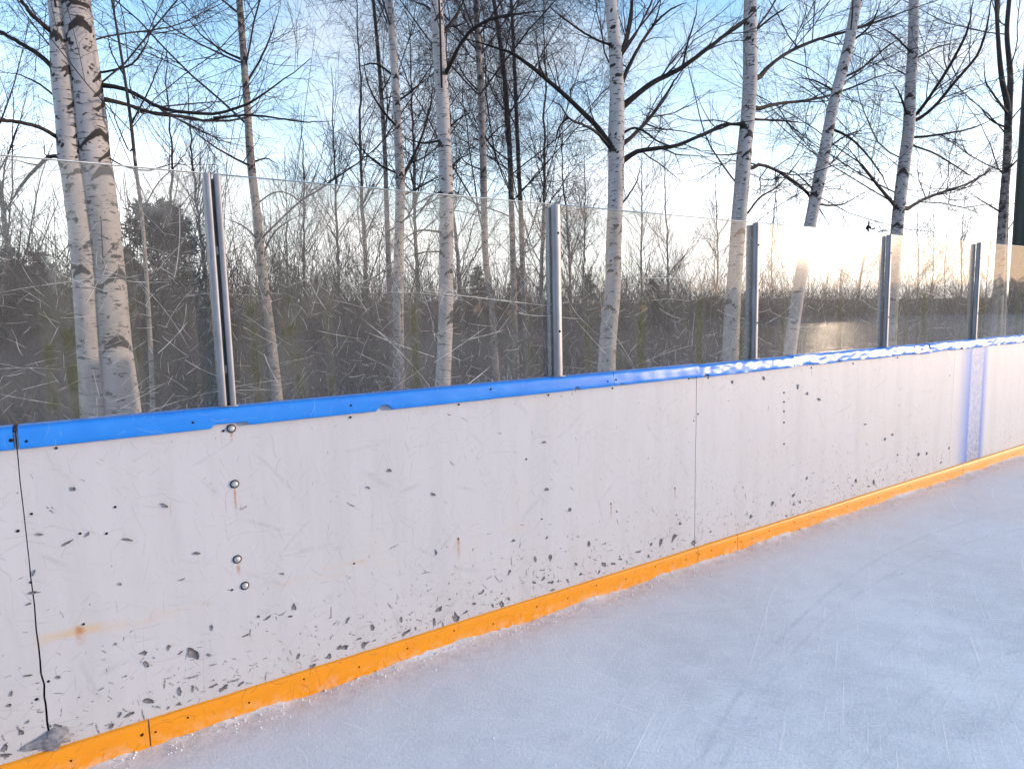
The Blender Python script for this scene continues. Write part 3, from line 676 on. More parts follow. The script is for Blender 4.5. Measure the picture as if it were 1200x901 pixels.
# ------------------------------------------------------------------ glass panes and posts
PX = [-2.63, -1.13, .368, 1.862, 3.362, 4.885, 6.345, 7.85, 9.35, 10.85]
GT = 2.003; GY0, GY1 = .030, .042
pane_lab = {1: 'scratched clear pane at the left edge, in front of the twin birch trunk', 2: 'scratched clear pane between the double steel post and the first single post',
            3: 'clear pane with the forked birch behind it, right of the first single post', 4: 'clear pane with the glowing sun reflection along its top edge',
            5: 'hazy scratched pane just right of the sun reflection', 6: 'hazy clear pane at the right edge, above the painted blue line'}
for i in range(len(PX) - 1):
    if i < 1 or i > 6: lab = 'clear pane beyond the edge of the photo'
    else: lab = pane_lab[i]
    if i in (0, 7, 8): continue
    x0, x1 = PX[i] + .006, PX[i + 1] - .006
    e = empty('acrylic_shield', ((x0 + x1) / 2, GY0, 1.15), lab, 'glass shield', 'panes along the top of the boards')
    me = bpy.data.meshes.new('sheet')
    V = [(x0, GY0, 1.16), (x1, GY0, 1.16), (x1, GY1, 1.16), (x0, GY1, 1.16), (x0, GY0, GT), (x1, GY0, GT), (x1, GY1, GT), (x0, GY1, GT)]
    me.from_pydata(V, [], [(0, 1, 5, 4), (2, 3, 7, 6)]); me.materials.append(M['glass']); me.materials.append(M['gclear'])
    me.polygons[1].material_index = 1; me.update(); link('sheet', me, e)
    mb = MB(); mb.box((x0, GY0 + .0005, GT - .0008), (x1, GY1 - .0005, GT + .0022)); mb.build('top_edge', M['edge'], e)
def bar(mb, x0, x1, y0, y1, z0, z1, c=.003):
    prof = [(x0 + c, y0), (x1 - c, y0), (x1, y0 + c), (x1, y1 - c), (x1 - c, y1), (x0 + c, y1), (x0, y1 - c), (x0, y0 + c)]
    V = [(x, y, z0) for x, y in prof] + [(x, y, z1) for x, y in prof]
    mb.add(V, [(j, (j + 1) % 8, 8 + (j + 1) % 8, 8 + j) for j in range(8)]); mb.add([(x, y, z1) for x, y in prof], [(0, 1, 2, 3), (0, 3, 4, 7), (4, 5, 6, 7)])
post_lab = {2: 'double galvanised post of two slim tubes, leftmost of the posts', 3: 'wide flat galvanised post with two dark bolt holes, left of the forked birch',
            4: 'slim galvanised post just left of the sun reflection', 5: 'slim galvanised post right of the sun reflection', 6: 'slim galvanised post nearest the right edge, above the painted blue line'}
for i in (2, 3, 4, 5, 6):
    x = PX[i]
    e = empty('glass_post', (x, 0, 1.18), post_lab[i], 'post', 'posts between the panes')
    zt = 1.998
    mb = MB(); bar(mb, x - .03, x + .032, -.008, .0295, 1.1805, 1.1845, .002); foot = mb.build('base_plate', M['galv'], e)
    if i == 2:
        for a, b in ((x - .0255, x - .0045), (x + .0065, x + .0275)):
            mb = MB(); bar(mb, a, b, -.004, .0295, 1.1815, zt - .003 * (a > x)); mb.build('tube', M['galv'], e)
        for z in (1.30, 1.72):
            mb = MB(); bar(mb, x - .0042, x + .0062, .004, .02, z, z + .03, .001); mb.build('clip', M['galv'], e)
        mb = MB(); bar(mb, x - .024, x + .027, .0425, .07, 1.1, zt - .01); mb.build('back_channel', M['galv'], e)
    else:
        w = .036 if i == 3 else .027
        mb = MB(); bar(mb, x - w / 2, x + w / 2, -.004, .003, 1.1815, zt); front = mb.build('front_plate', M['galv'], e)
        mb = MB(); bar(mb, x - w / 2 + .001, x + w / 2 - .012, -.0030 + .0062, .0295, 1.1818, zt - .002); mb.build('channel', M['galv'], e)
        mb = MB(); bar(mb, x - w / 2, x + w / 2, .0425, .075, 1.1, zt - .01); mb.build('back_channel', M['galv'], e)
        for z in (1.40, 1.865):
            mb = MB(); disc_head(mb, x + .002, z, -.0042, .0075, .0015, 12); mb.build('bolt', M['black'], front)

# ------------------------------------------------------------------ lamp pole at the right edge
q = at(1196, 288, 1.0)
e = empty('lamp_pole', (q[0], 1.0, 0), 'dark green round lamp pole at the right edge of the photo', 'lamp pole')
mb = MB(); zs = np.array([-.1, .02, .03, .5, 2, 4, 6, 8.]); R = np.array([.11, .11, .105, .104, .10, .092, .084, .075])
tubes(mb, np.stack([np.full(8, q[0] + .02), np.full(8, 1.0), zs], -1)[None], R[None], 20); mb.build('pole', M['pole'], e, smooth=True)
mb = MB(); tubes(mb, np.array([[[q[0] + .02, 1.0, 7.95], [q[0] + .02, .8, 8.2], [q[0] + .02, .4, 8.3]]]), np.array([[.04, .035, .03]]), 10); mb.build('arm', M['pole'], e, smooth=True)
mb = MB(); mb.box((q[0] - .2, .15, 8.22), (q[0] + .24, .5, 8.36)); mb.build('lamp_head', M['pole'], e)
mb = MB(); bar(mb, q[0] - .045, q[0] + .085, .885, .905, 1.0, 1.35); mb.build('service_hatch', M['pole'], e)

# ------------------------------------------------------------------ trees
def twig_levels(P, R, Ls, g, dens, crown, droop, thin=1.0):
    """adds levels 2-4 to limbs; P list of (n,3) arrays resampled to 10"""
    P = np.stack(P); R = np.stack(R); Ls = np.asarray(Ls)
    c = np.maximum(2, (Ls * 5.0 * dens).astype(int))
    P2, R2, L2 = sprout(P, R, c, .12, 1.0, .75, .2, Ls * .38 + .15, 7, .05, .16, .55, .0022 * thin, g, .012)
    tubes(crown, P2, R2, 4)
    c = np.maximum(2, (L2 * 8.5 * dens).astype(int))
    P3, R3, L3 = sprout(P2, R2, c, .1, 1.0, .7, .2, L2 * .35 + .12, 5, -.02 - .5 * droop, .17, .6, .0015 * thin, g, .006)
    tubes(crown, P3, R3, 3)
    c = np.maximum(1, (L3 * 9.0 * dens).astype(int))
    P4, R4, L4 = sprout(P3, R3, c, .1, 1.0, .65, .2, L3 * .35 + .10, 4, -.04 - droop, .17, .6, .0011 * thin, g, .003)
    tubes(crown, P4, R4, 3)

def pixel_tree(name, label, Y, trunks, limbs, seed, mat='birch', dark0=0.0, dark1=.45, cat='tree', group='bare birches behind the boards', dens=1.0, extra=8, top=3.0, droop=.05, twig='twig', base_z=None, thin=1.0, lowest=2.4, rmax=.015):
    g = np.random.default_rng(seed)
    T = []
    for tr in trunks:
        pts = np.array([list(at(x, y, Y)) + [w] for x, y, w in tr])      # top -> bottom in the photo
        pts = pts[::-1] if pts[0, 2] > pts[-1, 2] else pts
        # to bottom-first order
        pts = pts[np.argsort(pts[:, 2])]
        rad = np.array([.5 * p_[3] * depth(p_[:3]) / F for p_ in pts])
        c = np.c_[pts[:, :3], rad]
        gz = float(ground_z(np.array(c[0, 0]), np.array(Y))) - .1
        d = (c[0] - c[1]); d = d / max(abs(d[2]), 1e-3)
        hh = c[0, 2] - gz
        foot = c[0] + d * hh * .6; foot[2] = gz; foot[3] = c[0, 3] * 1.35
        mid = c[0] + d * hh * .35; mid[2] = c[0, 2] - hh * .5; mid[3] = c[0, 3] * 1.05
        d = (c[-1] - c[-2]); d = d / max(d[2], 1e-3); t1 = c[-1] + d * top * .5; t1[3] = c[-1, 3] * .7; t2 = c[-1] + d * top; t2[3] = c[-1, 3] * .3
        c = np.concatenate([[foot, mid], c, [t1, t2]])
        T.append(spline(c, 260))
    e = empty(name, (T[0][0][0], T[0][0][1], T[0][0][2]), label, cat, group)
    crown = MB(); LP, LR, LL = [], [], []
    joints = []
    for li in limbs:
        w0, w1, pts = li[0], li[1], li[2]
        n_ = len(pts); Lp = np.sum(np.hypot(*np.diff(np.array(pts, float), axis=0).T))
        z0 = depth(at(*pts[0], Y)); dY = (g.choice([-1, 1]) * (.25 + .3 * g.random())) * Lp * z0 / F
        s = np.linspace(0, 1, n_)
        P = np.array([at(x, y, Y + dY * t_) for (x, y), t_ in zip(pts, s)])
        # tuck the root into the nearest trunk
        best = min(T, key=lambda q_: np.min(np.linalg.norm(q_[:, :3] - P[0], axis=1)))
        j = int(np.argmin(np.linalg.norm(best[:, :3] - P[0], axis=1)))
        far = np.linalg.norm(best[j, :3] - P[0]) > .5
        if not far:
            joints.append((best[j, 2], P[0] - best[j, :3]))
            P = np.concatenate([[best[j, :3] * .75 + P[0] * .25], P])
        sp = spline(P, 22); sp += np.linspace(0, 1, 22)[:, None] * .004 * g.normal(size=(22, 3))
        R = .5 * np.linspace(w0, w1, 22) * z0 / F
        R[:3] *= np.array([1.5, 1.25, 1.08]); R[14:] *= np.linspace(1, .35, 8)
        lb = MB(); tubes(lb, sp[None], R[None], 8); lb.build('limb', M['limb'], e, smooth=True)
        q_ = spline(sp, 10); LP.append(q_); LR.append(np.linspace(R[3], R[-1], 10)); LL.append(np.linalg.norm(np.diff(q_, axis=0), axis=1).sum())
    for ti, tr in enumerate(T):
        P, R = tr[:, :3], tr[:, 3]
        k = 24
        # dark chevrons at the limb joints
        th = np.arange(k) * 2 * np.pi / k
        t_ = norm(np.gradient(P, axis=0)); ref = np.array([1., 0, 0]); U = norm(np.cross(t_, ref)); W = np.cross(t_, U)
        ring = U[:, None] * np.cos(th)[None, :, None] + W[:, None] * np.sin(th)[None, :, None]
        dk = np.repeat(np.linspace(dark0, dark1, 260)[:, None] ** 1.0, k, 1)
        jj = list(joints)
        for _ in range(16 if R[60] > .05 else 8):
            z = P[0, 2] + (P[-1, 2] - P[0, 2]) * (.15 + .7 * g.random()); a = g.normal(size=3); a[1] = -abs(a[1]); jj.append((z, a * .06))
        for (z, dv) in jj:
            dv = np.asarray(dv, float); dv = dv / (np.linalg.norm(dv) + 1e-6) if np.linalg.norm(dv) > .02 else np.array([0, -1., 0])
            cosang = (ring * dv[None, None]).sum(-1)
            ang = np.arccos(np.clip(cosang, -1, 1))
            s_ = (P[:, 2] - z)[:, None]
            size = min(.10, (.45 + .5 * g.random()) * float(np.interp(z, P[:, 2], R)))
            chev = 1 - np.abs(s_ + .9 * ang * R[:, None]) / (size * np.clip(1.15 - ang * (.75 + .2 * g.random()), .01, 1.2))
            dk = np.maximum(dk, np.clip(chev, 0, 1) * 1.1)
        bulge = 1 + .05 * hashnoise(np.linspace(0, 14, 260), np.zeros(260), 2.2, seed + ti)
        tm = MB(); tubes(tm, P[None], (R * bulge)[None], k, True, dk[None]); tm.build('trunk', M[mat], e, smooth=True)
        # further limbs, above the frame and around the trunk
        cnt = np.array([extra])
        zc = np.clip((lowest - P[0, 2]) / (P[-1, 2] - P[0, 2]), .2, .9)
        P1, R1, L1 = sprout(P[None], R[None], cnt, zc, .98, .95, .2, np.array([2.6 + .15 * (P[-1, 2])]), 10, .07, .09, .32, .004, g, rmax)
        tubes(crown, P1, R1, 5)
        for a_, b_, c_ in zip(P1, R1, L1): LP.append(a_); LR.append(b_); LL.append(c_)
    twig_levels(LP, LR, LL, g, dens, crown, droop, thin)
    crown.build('crown', M[twig], e)
    return e

def PL(w0, w1, *pts): return (w0, w1, pts)
TREES = []
pixel_tree('birch_tree', 'thick white birch with twin trunks, nearest on the left', 4.7,
    [[(66, 0, 17), (70, 50, 20), (73, 90, 23), (79, 140, 24), (82, 185, 25), (87, 210, 25), (98, 300, 26), (105, 400, 27), (110, 480, 28)],
     [(88, 0, 31), (93, 40, 32), (99, 80, 32), (105, 130, 33), (110, 180, 33), (115, 210, 33), (126, 300, 33), (134, 400, 35), (143, 480, 38)]],
    [PL(6, 3, (61, 38), (48, 27), (35, 15), (25, 0), (15, -20)), PL(6, 3, (63, 80), (45, 64), (22, 50), (0, 38), (-40, 22)), PL(5, 3, (69, 162), (50, 151), (25, 144), (0, 142), (-40, 150)),
     PL(5, 2, (72, 184), (58, 184), (45, 195), (25, 218), (0, 258)), PL(5, 2, (118, 100), (140, 103), (160, 111), (185, 125), (215, 132), (255, 133), (285, 124), (310, 109), (340, 88), (365, 68)),
     PL(5, 2, (119, 116), (150, 123), (180, 133), (215, 137), (250, 142), (285, 139), (300, 130), (312, 114)), PL(3, 1.5, (250, 139), (290, 135), (320, 138), (360, 143), (395, 141)), PL(3, 1.5, (116, 85), (135, 82), (155, 75), (170, 55), (180, 30)),
     PL(2, 1, (115, 170), (135, 190), (170, 200), (205, 192), (230, 198)), PL(3, 1.5, (92, 150), (60, 110), (30, 90), (0, 84))], 101, extra=9, dens=1.0, top=3.5, rmax=.009, lowest=3.4)
pixel_tree('birch_tree', 'slender birch with brown upper trunk, right of the twin birch', 6.2, [[(280, -5, 7), (285, 60, 7.5), (290, 130, 8), (294, 190, 9), (302, 260, 9.5), (309, 330, 10), (318, 400, 11)]],
    [PL(3, 1, (296, 196), (272, 184), (245, 168), (215, 143)), PL(2.5, 1, (297, 190), (312, 186), (325, 192)), PL(3, 1, (308, 297), (322, 272), (340, 258), (358, 250)), PL(3, 1, (303, 282), (285, 265), (262, 256)), PL(3, 1, (284, 70), (262, 60), (235, 40), (215, 15)),
     PL(3, 1, (287, 100), (305, 70), (320, 35), (330, 0)), PL(2, 1, (300, 240), (325, 225), (350, 235), (362, 262))], 102, mat='birch2', dark0=.0, dark1=.75, extra=9, dens=.9, thin=1.05)
pixel_tree('birch_tree', 'thin pale birch left of the straight white one behind the second pane', 7.5, [[(455, -5, 8), (460, 50, 8.5), (464, 110, 9), (467, 170, 10), (469, 215, 11), (468, 270, 11), (467, 330, 12)]],
    [PL(4, 1.5, (472, 207), (485, 182), (496, 155), (505, 120), (509, 85)), PL(3, 1, (466, 150), (445, 125), (430, 95), (425, 60)), PL(3, 1, (470, 230), (500, 215), (525, 200)), PL(3, 1, (465, 120), (490, 100), (510, 70)), PL(3, 1, (462, 90), (440, 75), (415, 80)), PL(2.5, 1, (469, 205), (440, 190), (415, 165), (400, 150))], 103, mat='birch', dark0=-.1, dark1=.3, extra=12, dens=.95, thin=1.1, droop=.12)
pixel_tree('birch_tree', 'very thin birch beside the thin pale birch, behind the second pane', 9.5, [[(437, -5, 3.5), (441, 40, 4), (446, 100, 4.5), (451, 180, 5), (453, 240, 5.5), (455, 300, 6)]], [PL(2, 1, (452, 200), (435, 185), (415, 185)), PL(2, 1, (446, 110), (460, 85), (470, 60))], 104, mat='birch2', dark0=.2, dark1=.8, extra=12, dens=.8, thin=1.2, droop=.15)
pixel_tree('birch_tree', 'straight white birch in the middle of the second pane', 5.2, [[(511, -5, 14), (514, 50, 15), (518, 110, 15), (521, 170, 15.5), (523, 220, 16), (523, 300, 16.5), (522, 380, 17), (519, 450, 18)]],
    [PL(5, 2, (520, 90), (528, 75), (541, 50), (556, 33), (585, 20), (640, 12)), PL(5, 2, (520, 38), (535, 18), (548, -8)), PL(3, 1.5, (513, 20), (500, 8), (480, 0)), PL(3, 1, (524, 152), (540, 138), (556, 131)), PL(3, 1, (526, 202), (536, 188), (552, 180)), PL(3, 1, (515, 272), (495, 270), (478, 277), (468, 287)),
     PL(2.5, 1, (516, 225), (500, 232), (480, 245)), PL(3, 1, (514, 165), (495, 168), (470, 160)), PL(2, 1, (518, 295), (495, 296), (475, 303))], 105, extra=11, dens=.9)
pixel_tree('birch_tree', 'thin dark birch just right of the straight white one', 7.0, [[(557, -5, 6.5), (561, 60, 7), (564, 120, 7.5), (566, 180, 8), (567, 230, 8), (569, 300, 7.5), (575, 350, 7), (578, 385, 7)]], [PL(2.5, 1, (566, 170), (585, 150), (605, 140)), PL(2.5, 1, (564, 110), (545, 90), (530, 60)), PL(2, 1, (567, 200), (545, 190), (535, 170))], 106, mat='birch2', dark0=.1, dark1=.7, extra=13, dens=.9, thin=1.1, droop=.12)
pixel_tree('birch_tree', 'weeping dark birch, left of a close pair before the first single post', 9.0, [[(578, -5, 4.5), (586, 50, 5), (592, 100, 5.5), (597, 170, 6), (599, 230, 6.5), (601, 300, 7)]], [PL(2, 1, (598, 190), (575, 170), (560, 140))], 107, mat='birch2', dark0=.3, dark1=.9, extra=20, dens=1.0, thin=1.25, droop=.3)
pixel_tree('birch_tree', 'weeping dark birch, right of a close pair before the first single post', 10.0, [[(599, -5, 3.5), (602, 60, 4), (605, 130, 4.5), (608, 200, 5), (610, 240, 5.5), (612, 300, 6)]], [PL(2, 1, (609, 225), (630, 205), (650, 180))], 108, mat='birch2', dark0=.3, dark1=.9, extra=20, dens=1.0, thin=1.3, droop=.3)
pixel_tree('birch_tree', 'large forked birch with thick spreading dark limbs, behind the third pane', 4.4, [[(715, -5, 14), (721, 60, 15), (723, 110, 17), (722, 160, 19), (722, 200, 18.5), (721, 240, 18), (719, 290, 18), (718, 340, 18.5), (713, 390, 20), (711, 430, 21)]],
    [PL(7, 5, (725, 68), (733, 50), (739, 20), (742, -12)), PL(5, 2.5, (728, 98), (738, 76), (752, 50), (768, 25), (776, -5)), PL(3, 1.5, (765, 30), (785, 12), (805, 3)), PL(7, 3, (730, 124), (745, 112), (765, 97), (785, 87), (800, 79), (820, 64), (845, 45), (870, 28), (890, 8)),
     PL(5, 3, (731, 168), (746, 155), (760, 140), (775, 120), (790, 96), (803, 78)), PL(6, 2, (731, 188), (746, 178), (770, 174), (795, 170), (830, 155), (862, 145), (885, 141)), PL(3, 1.5, (730, 156), (743, 150), (756, 155), (770, 165), (790, 173), (810, 176)), PL(3, 1.2, (716, 53), (695, 45), (672, 30), (650, 14), (635, -5)),
     PL(7, 3, (716, 172), (700, 149), (680, 129), (660, 110), (640, 93), (620, 76), (600, 63), (578, 55), (545, 45)), PL(4, 1.5, (714, 172), (700, 156), (685, 147), (668, 140), (656, 123), (647, 118)), PL(3, 1.2, (665, 138), (655, 150), (650, 170)), PL(2.5, 1, (728, 240), (745, 215), (752, 190)),
     PL(2.5, 1, (640, 93), (632, 75), (630, 50)), PL(2.5, 1, (800, 79), (806, 50), (815, 20), (818, -5))], 109, extra=8, dens=.72, droop=0.0)
pixel_tree('birch_tree', 'white birch with black scars left of the sun reflection', 4.3, [[(879, -5, 14), (879, 40, 15.5), (879, 90, 16), (877, 130, 16.5), (873, 170, 16.5), (869, 220, 17), (866, 255, 17), (862, 310, 17), (858, 370, 18), (856, 420, 19)]],
    [PL(5, 2, (886, 96), (900, 79), (925, 61), (960, 46), (1000, 35), (1040, 22), (1070, 8)), PL(4, 1.5, (885, 129), (910, 122), (945, 118), (975, 111), (1005, 100), (1035, 88), (1065, 82)), PL(4, 2, (879, 199), (890, 193), (910, 200), (930, 212), (945, 225), (957, 239), (985, 240), (1002, 232), (1020, 222)), PL(2.5, 1, (945, 225), (960, 245), (972, 264)),
     PL(4, 1.5, (869, 146), (845, 147), (825, 158), (800, 167), (775, 178)), PL(3, 1.2, (885, 36), (905, 20), (930, 3)), PL(4, 2, (872, 25), (850, 40), (830, 55)), PL(3, 1.2, (884, 140), (920, 142), (950, 145)), PL(2.5, 1, (872, 178), (850, 182), (825, 180)), PL(2.5, 1, (876, 250), (890, 232), (915, 215), (950, 170))], 110, extra=8, dens=.68, droop=0.0)
pixel_tree('birch_tree', 'leaning white birch beside the sun reflection', 4.2, [[(1005, -5, 11), (995, 50, 12), (985, 90, 12), (975, 130, 12.5), (966, 180, 13), (958, 220, 13), (951, 255, 13), (941, 310, 14), (933, 360, 14), (925, 415, 15)]],
    [PL(3, 1.2, (986, 92), (1010, 80), (1040, 55), (1065, 40)), PL(3, 1.2, (972, 150), (1000, 165), (1030, 200), (1047, 238)), PL(2.5, 1, (966, 178), (990, 160), (1020, 150)), PL(2.5, 1, (980, 108), (955, 95), (930, 90)), PL(3, 1.2, (996, 50), (1020, 30), (1035, -5)), PL(2, 1, (955, 225), (935, 205), (915, 195))], 111, extra=8, dens=.68, droop=0.0)
pixel_tree('birch_tree', 'white birch right of the leaning one, two limbs sweeping up to the right', 4.3, [[(1071, -5, 10.5), (1070, 50, 11), (1067, 100, 11.5), (1065, 150, 12.5), (1060, 190, 13), (1055, 230, 13), (1051, 270, 13.5), (1046, 330, 14), (1043, 390, 15)]],
    [PL(4, 2, (1072, 136), (1085, 120), (1105, 90), (1120, 65), (1134, 35), (1141, -5)), PL(4, 2, (1074, 141), (1095, 125), (1120, 95), (1145, 65), (1157, 30), (1162, -5)), PL(4, 2, (1061, 246), (1080, 235), (1105, 225), (1130, 217), (1155, 203), (1177, 187)), PL(3, 1.2, (1048, 241), (1030, 220), (1010, 195), (995, 175), (983, 165)), PL(3, 1.2, (1072, 161), (1100, 158), (1140, 150), (1176, 134)),
     PL(3, 1.2, (1062, 132), (1055, 112), (1045, 95)), PL(2.5, 1, (1072, 70), (1100, 55), (1130, 50)), PL(2.5, 1, (1066, 60), (1045, 40), (1025, 30)), PL(2.5, 1, (1068, 170), (1095, 180), (1120, 195), (1150, 215))], 112, extra=8, dens=.68, droop=0.0)
pixel_tree('birch_tree', 'dark forked birch next to the lamp pole at the right', 4.2, [[(1183, -5, 4.5), (1180, 40, 5), (1184, 90, 6), (1182, 130, 8), (1180, 190, 8.5), (1176, 240, 9), (1173, 290, 10), (1168, 380, 11)], [(1167, -5, 3.5), (1170, 50, 4.5), (1174, 92, 5.5), (1181, 128, 6.5), (1180.5, 170, 6)]],
    [PL(3, 1.2, (1180, 132), (1165, 112), (1155, 95), (1153, 70)), PL(2.5, 1, (1178, 200), (1190, 190), (1205, 170)), PL(2.5, 1, (1180, 150), (1160, 140), (1145, 120)), PL(2.5, 1, (1175, 250), (1150, 235), (1135, 225))], 113, mat='birch2', dark0=.25, dark1=.9, extra=8, dens=.8)
pixel_tree('sapling', 'thin sapling between the twin birch and the double post', 4.0, [[(130, -5, 2), (138, 40, 2.6), (146, 90, 3), (153, 140, 3.4), (159, 195, 3.8), (166, 250, 4), (172, 330, 4.5), (177, 420, 5), (179, 480, 5.5)]],
    [PL(2, 1, (154, 145), (170, 115), (185, 80), (195, 50)), PL(2, 1, (146, 90), (130, 60), (125, 30)), PL(1.6, .8, (150, 175), (135, 140), (122, 105)), PL(1.6, .8, (166, 250), (185, 215), (210, 190), (235, 150))], 114, mat='birch2', dark0=-.1, dark1=1.2, cat='sapling', group=None, extra=5, dens=.7, top=1.5)
pixel_tree('sapling', 'leafless sapling with a dark clump on top, behind the glowing pane', 6.0, [[(1018, 262, 1.5), (1016, 285, 2), (1011, 310, 2.4), (1006, 345, 3), (1004, 380, 3)]], [PL(1.5, .8, (1016, 285), (1030, 272), (1045, 270)), PL(1.5, .8, (1012, 305), (998, 290), (990, 275)), PL(1.5, .8, (1010, 320), (1025, 305), (1035, 295))], 115, mat='birch2', dark0=.6, dark1=1.2, cat='sapling', group=None, extra=5, dens=.8, top=.1, lowest=1.6)
sap = bpy.data.objects['sapling.001']
mb = MB(); g = np.random.default_rng(9); q = at(1018, 267, 6.0)
for i in range(40):
    c = q + g.normal(size=3) * np.array([.05, .05, .03]); d = g.normal(size=(3, 3)) * .03; mb.add(c + d, t=[(0, 1, 2)])
mb.build('dry_leaf_clump', M['limb'], sap)

# background birches: four shapes, each copied with its parts
def bg_tree(seed, H, r, droop, dens, nl):
    g = np.random.default_rng(seed); n_ = 40; z = np.linspace(0, H, n_)
    P = np.stack([np.cumsum(g.normal(size=n_)) * .02 + .15 * np.sin(z / H * 3 + seed), np.cumsum(g.normal(size=n_)) * .02, z], -1)
    P[:, :2] -= P[0, :2]; R = r * (1 - .93 * z / H) + .004
    tm = MB(); dk = np.repeat(np.linspace(.2, .9, n_)[:, None], 8, 1); tubes(tm, P[None], R[None], 8, True, dk[None])
    cr = MB()
    P1, R1, L1 = sprout(P[None], R[None], np.array([nl]), .18, .99, .72, .15, np.array([H * .24]), 9, .05, .07, .42, .004, g, .02)
    tubes(cr, P1, R1, 4)
    c = np.maximum(2, (L1 * 5 * dens).astype(int))
    P2, R2, L2 = sprout(P1, R1, c, .1, 1, .6, .2, L1 * .35 + .15, 6, .03 - droop, .14, .55, .0028, g, .009); tubes(cr, P2, R2, 3)
    c = np.maximum(2, (L2 * 7 * dens).astype(int))
    P3, R3, L3 = sprout(P2, R2, c, .1, 1, .6, .2, L2 * .4 + .15, 4, -droop * 1.5, .14, .6, .0020, g, .004); tubes(cr, P3, R3, 3)
    return tm.mesh('trunk', M['birch2'], True), cr.mesh('crown', M['twig'])
VAR = [bg_tree(1, 9.5, .065, .02, 1.0, 34), bg_tree(2, 11, .075, .10, .9, 36), bg_tree(3, 7.5, .05, .0, 1.1, 34), bg_tree(4, 12, .085, .05, .9, 38)]
BG = [  # px, Y, variant, scale, label
    (22, 12, 1, .8, 'thin bare birch at the far left edge, behind the twin birch'), (205, 13, 0, .75, 'thin bare tree rising beside the pine'), (243, 11, 2, .8, 'thin bare tree directly behind the double post'),
    (362, 13, 2, .82, 'young birch with narrow dense crown in the left half of the second pane'), (338, 19, 0, .7, 'small far birch just left of the narrow dense young birch'), (398, 18, 3, .75, 'tall far birch right of the narrow dense young birch'),
    (428, 16, 1, 1.0, 'far weeping birch left of the very thin birch'), (490, 17, 3, .9, 'far tall birch between the thin pale and straight white birches'), (540, 16, 1, 1.0, 'far weeping birch right of the straight white birch'),
    (632, 14, 1, 1.0, 'bushy weeping birch just left of the first single post'), (667, 14, 0, .85, 'thin dark birch, left of two right of the first single post'), (682, 16, 2, 1.0, 'thin dark birch, right of two right of the first single post'),
    (752, 20, 3, .8, 'far birch just right of the forked birch'), (782, 13, 0, .75, 'thin dark birch midway between the forked birch and the scarred birch'), (834, 17, 2, 1.0, 'far bushy birch left of the scarred birch'),
    (908, 18, 2, .9, 'far birch between the scarred birch and the leaning one'), (985, 21, 0, .7, 'small far birch right of the leaning birch'), (1032, 17, 2, .8, 'far birch close left of the birch with two sweeping limbs'),
    (1075, 15, 0, .8, 'thin dark birch, left of two behind the birch with two sweeping limbs'), (1087, 14, 2, .9, 'thin dark birch, right of two behind the birch with two sweeping limbs'), (1129, 12, 2, .95, 'thin straight birch midway between the sweeping limbs and the lamp pole'),
    (1108, 22, 1, .7, 'far weeping birch low under the sweeping limbs'), (1157, 18, 0, .8, 'far birch just left of the dark forked birch')]
for i, (px, Y, v, s, lab) in enumerate(BG):
    q = at(px, 330, Y); z = float(ground_z(np.array(q[0]), np.array(Y))) - .05
    e = empty('bare_birch', (q[0], Y, z), lab, 'tree', 'thin birches further back')
    e.rotation_euler = (0, 0, i * 2.4); e.scale = (s, s, s)
    for nm, me in zip(('trunk', 'crown'), VAR[v]):
        o = bpy.data.objects.new(nm, me); COL.objects.link(o); o.parent = e

# conifers
def conifer(seed, H, W, pine=False):
    g = np.random.default_rng(seed); tm = MB(); z = np.linspace(0, H, 10)
    P = np.stack([.03 * np.sin(z), 0 * z, z], -1); tubes(tm, P[None], (.09 * (1 - .9 * z / H) + .01)[None], 8)
    cr = MB(); K = 130 if not pine else 75
    t = g.random(K) ** (.8 if not pine else .55); t = .10 + .88 * t if not pine else .32 + .66 * t
    az = g.random(K) * 6.283
    Lb = W * (1 - t) ** .75 * (.7 + .5 * g.random(K)) + .12 if not pine else W * np.sqrt(np.clip(1.05 - t, 0, 1)) * (.5 + .7 * g.random(K))
    c0 = np.stack([0 * t, 0 * t, t * H], -1); d = np.stack([np.cos(az), np.sin(az), np.where(pine, .5, -.18) + 0 * az], -1)
    s = np.linspace(0, 1, 5)[None, :, None]
    B = c0[:, None] + d[:, None] * Lb[:, None, None] * s; B[..., 2] += (.12 if not pine else .1) * Lb[:, None] * np.linspace(0, 1, 5) ** 2
    tubes(tm, B, np.repeat(np.linspace(.016, .004, 5)[None], K, 0), 3)
    # needle sprays: many short narrow quads along the boughs
    N = 6500 if not pine else 4200; b = g.integers(0, K, N); u = g.random(N) ** .7 if not pine else .45 + .6 * g.random(N); base = B[b, 0] + (B[b, 4] - B[b, 0]) * u[:, None]
    base += g.normal(size=(N, 3)) * (.05 * Lb[b] * .8 if not pine else .07 + 0 * Lb[b])[:, None]
    dr = norm(d[b] + g.normal(size=(N, 3)) * .8); wd = norm(np.cross(dr, g.normal(size=(N, 3))))
    ln = .10 + .12 * g.random(N); w = .014 + .016 * g.random(N)
    V = np.stack([base - wd * w[:, None], base + wd * w[:, None], base + dr * ln[:, None] + wd * w[:, None] * .3, base + dr * ln[:, None] - wd * w[:, None] * .3], 1)
    cr.add(V, np.arange(N * 4).reshape(-1, 4))
    return tm.mesh('trunk', M['limb']), cr.mesh('crown', M['needle'])
CV = [conifer(1, 4.6, 1.1), conifer(2, 4.8, 1.35, True), conifer(3, 5.2, 1.3)]
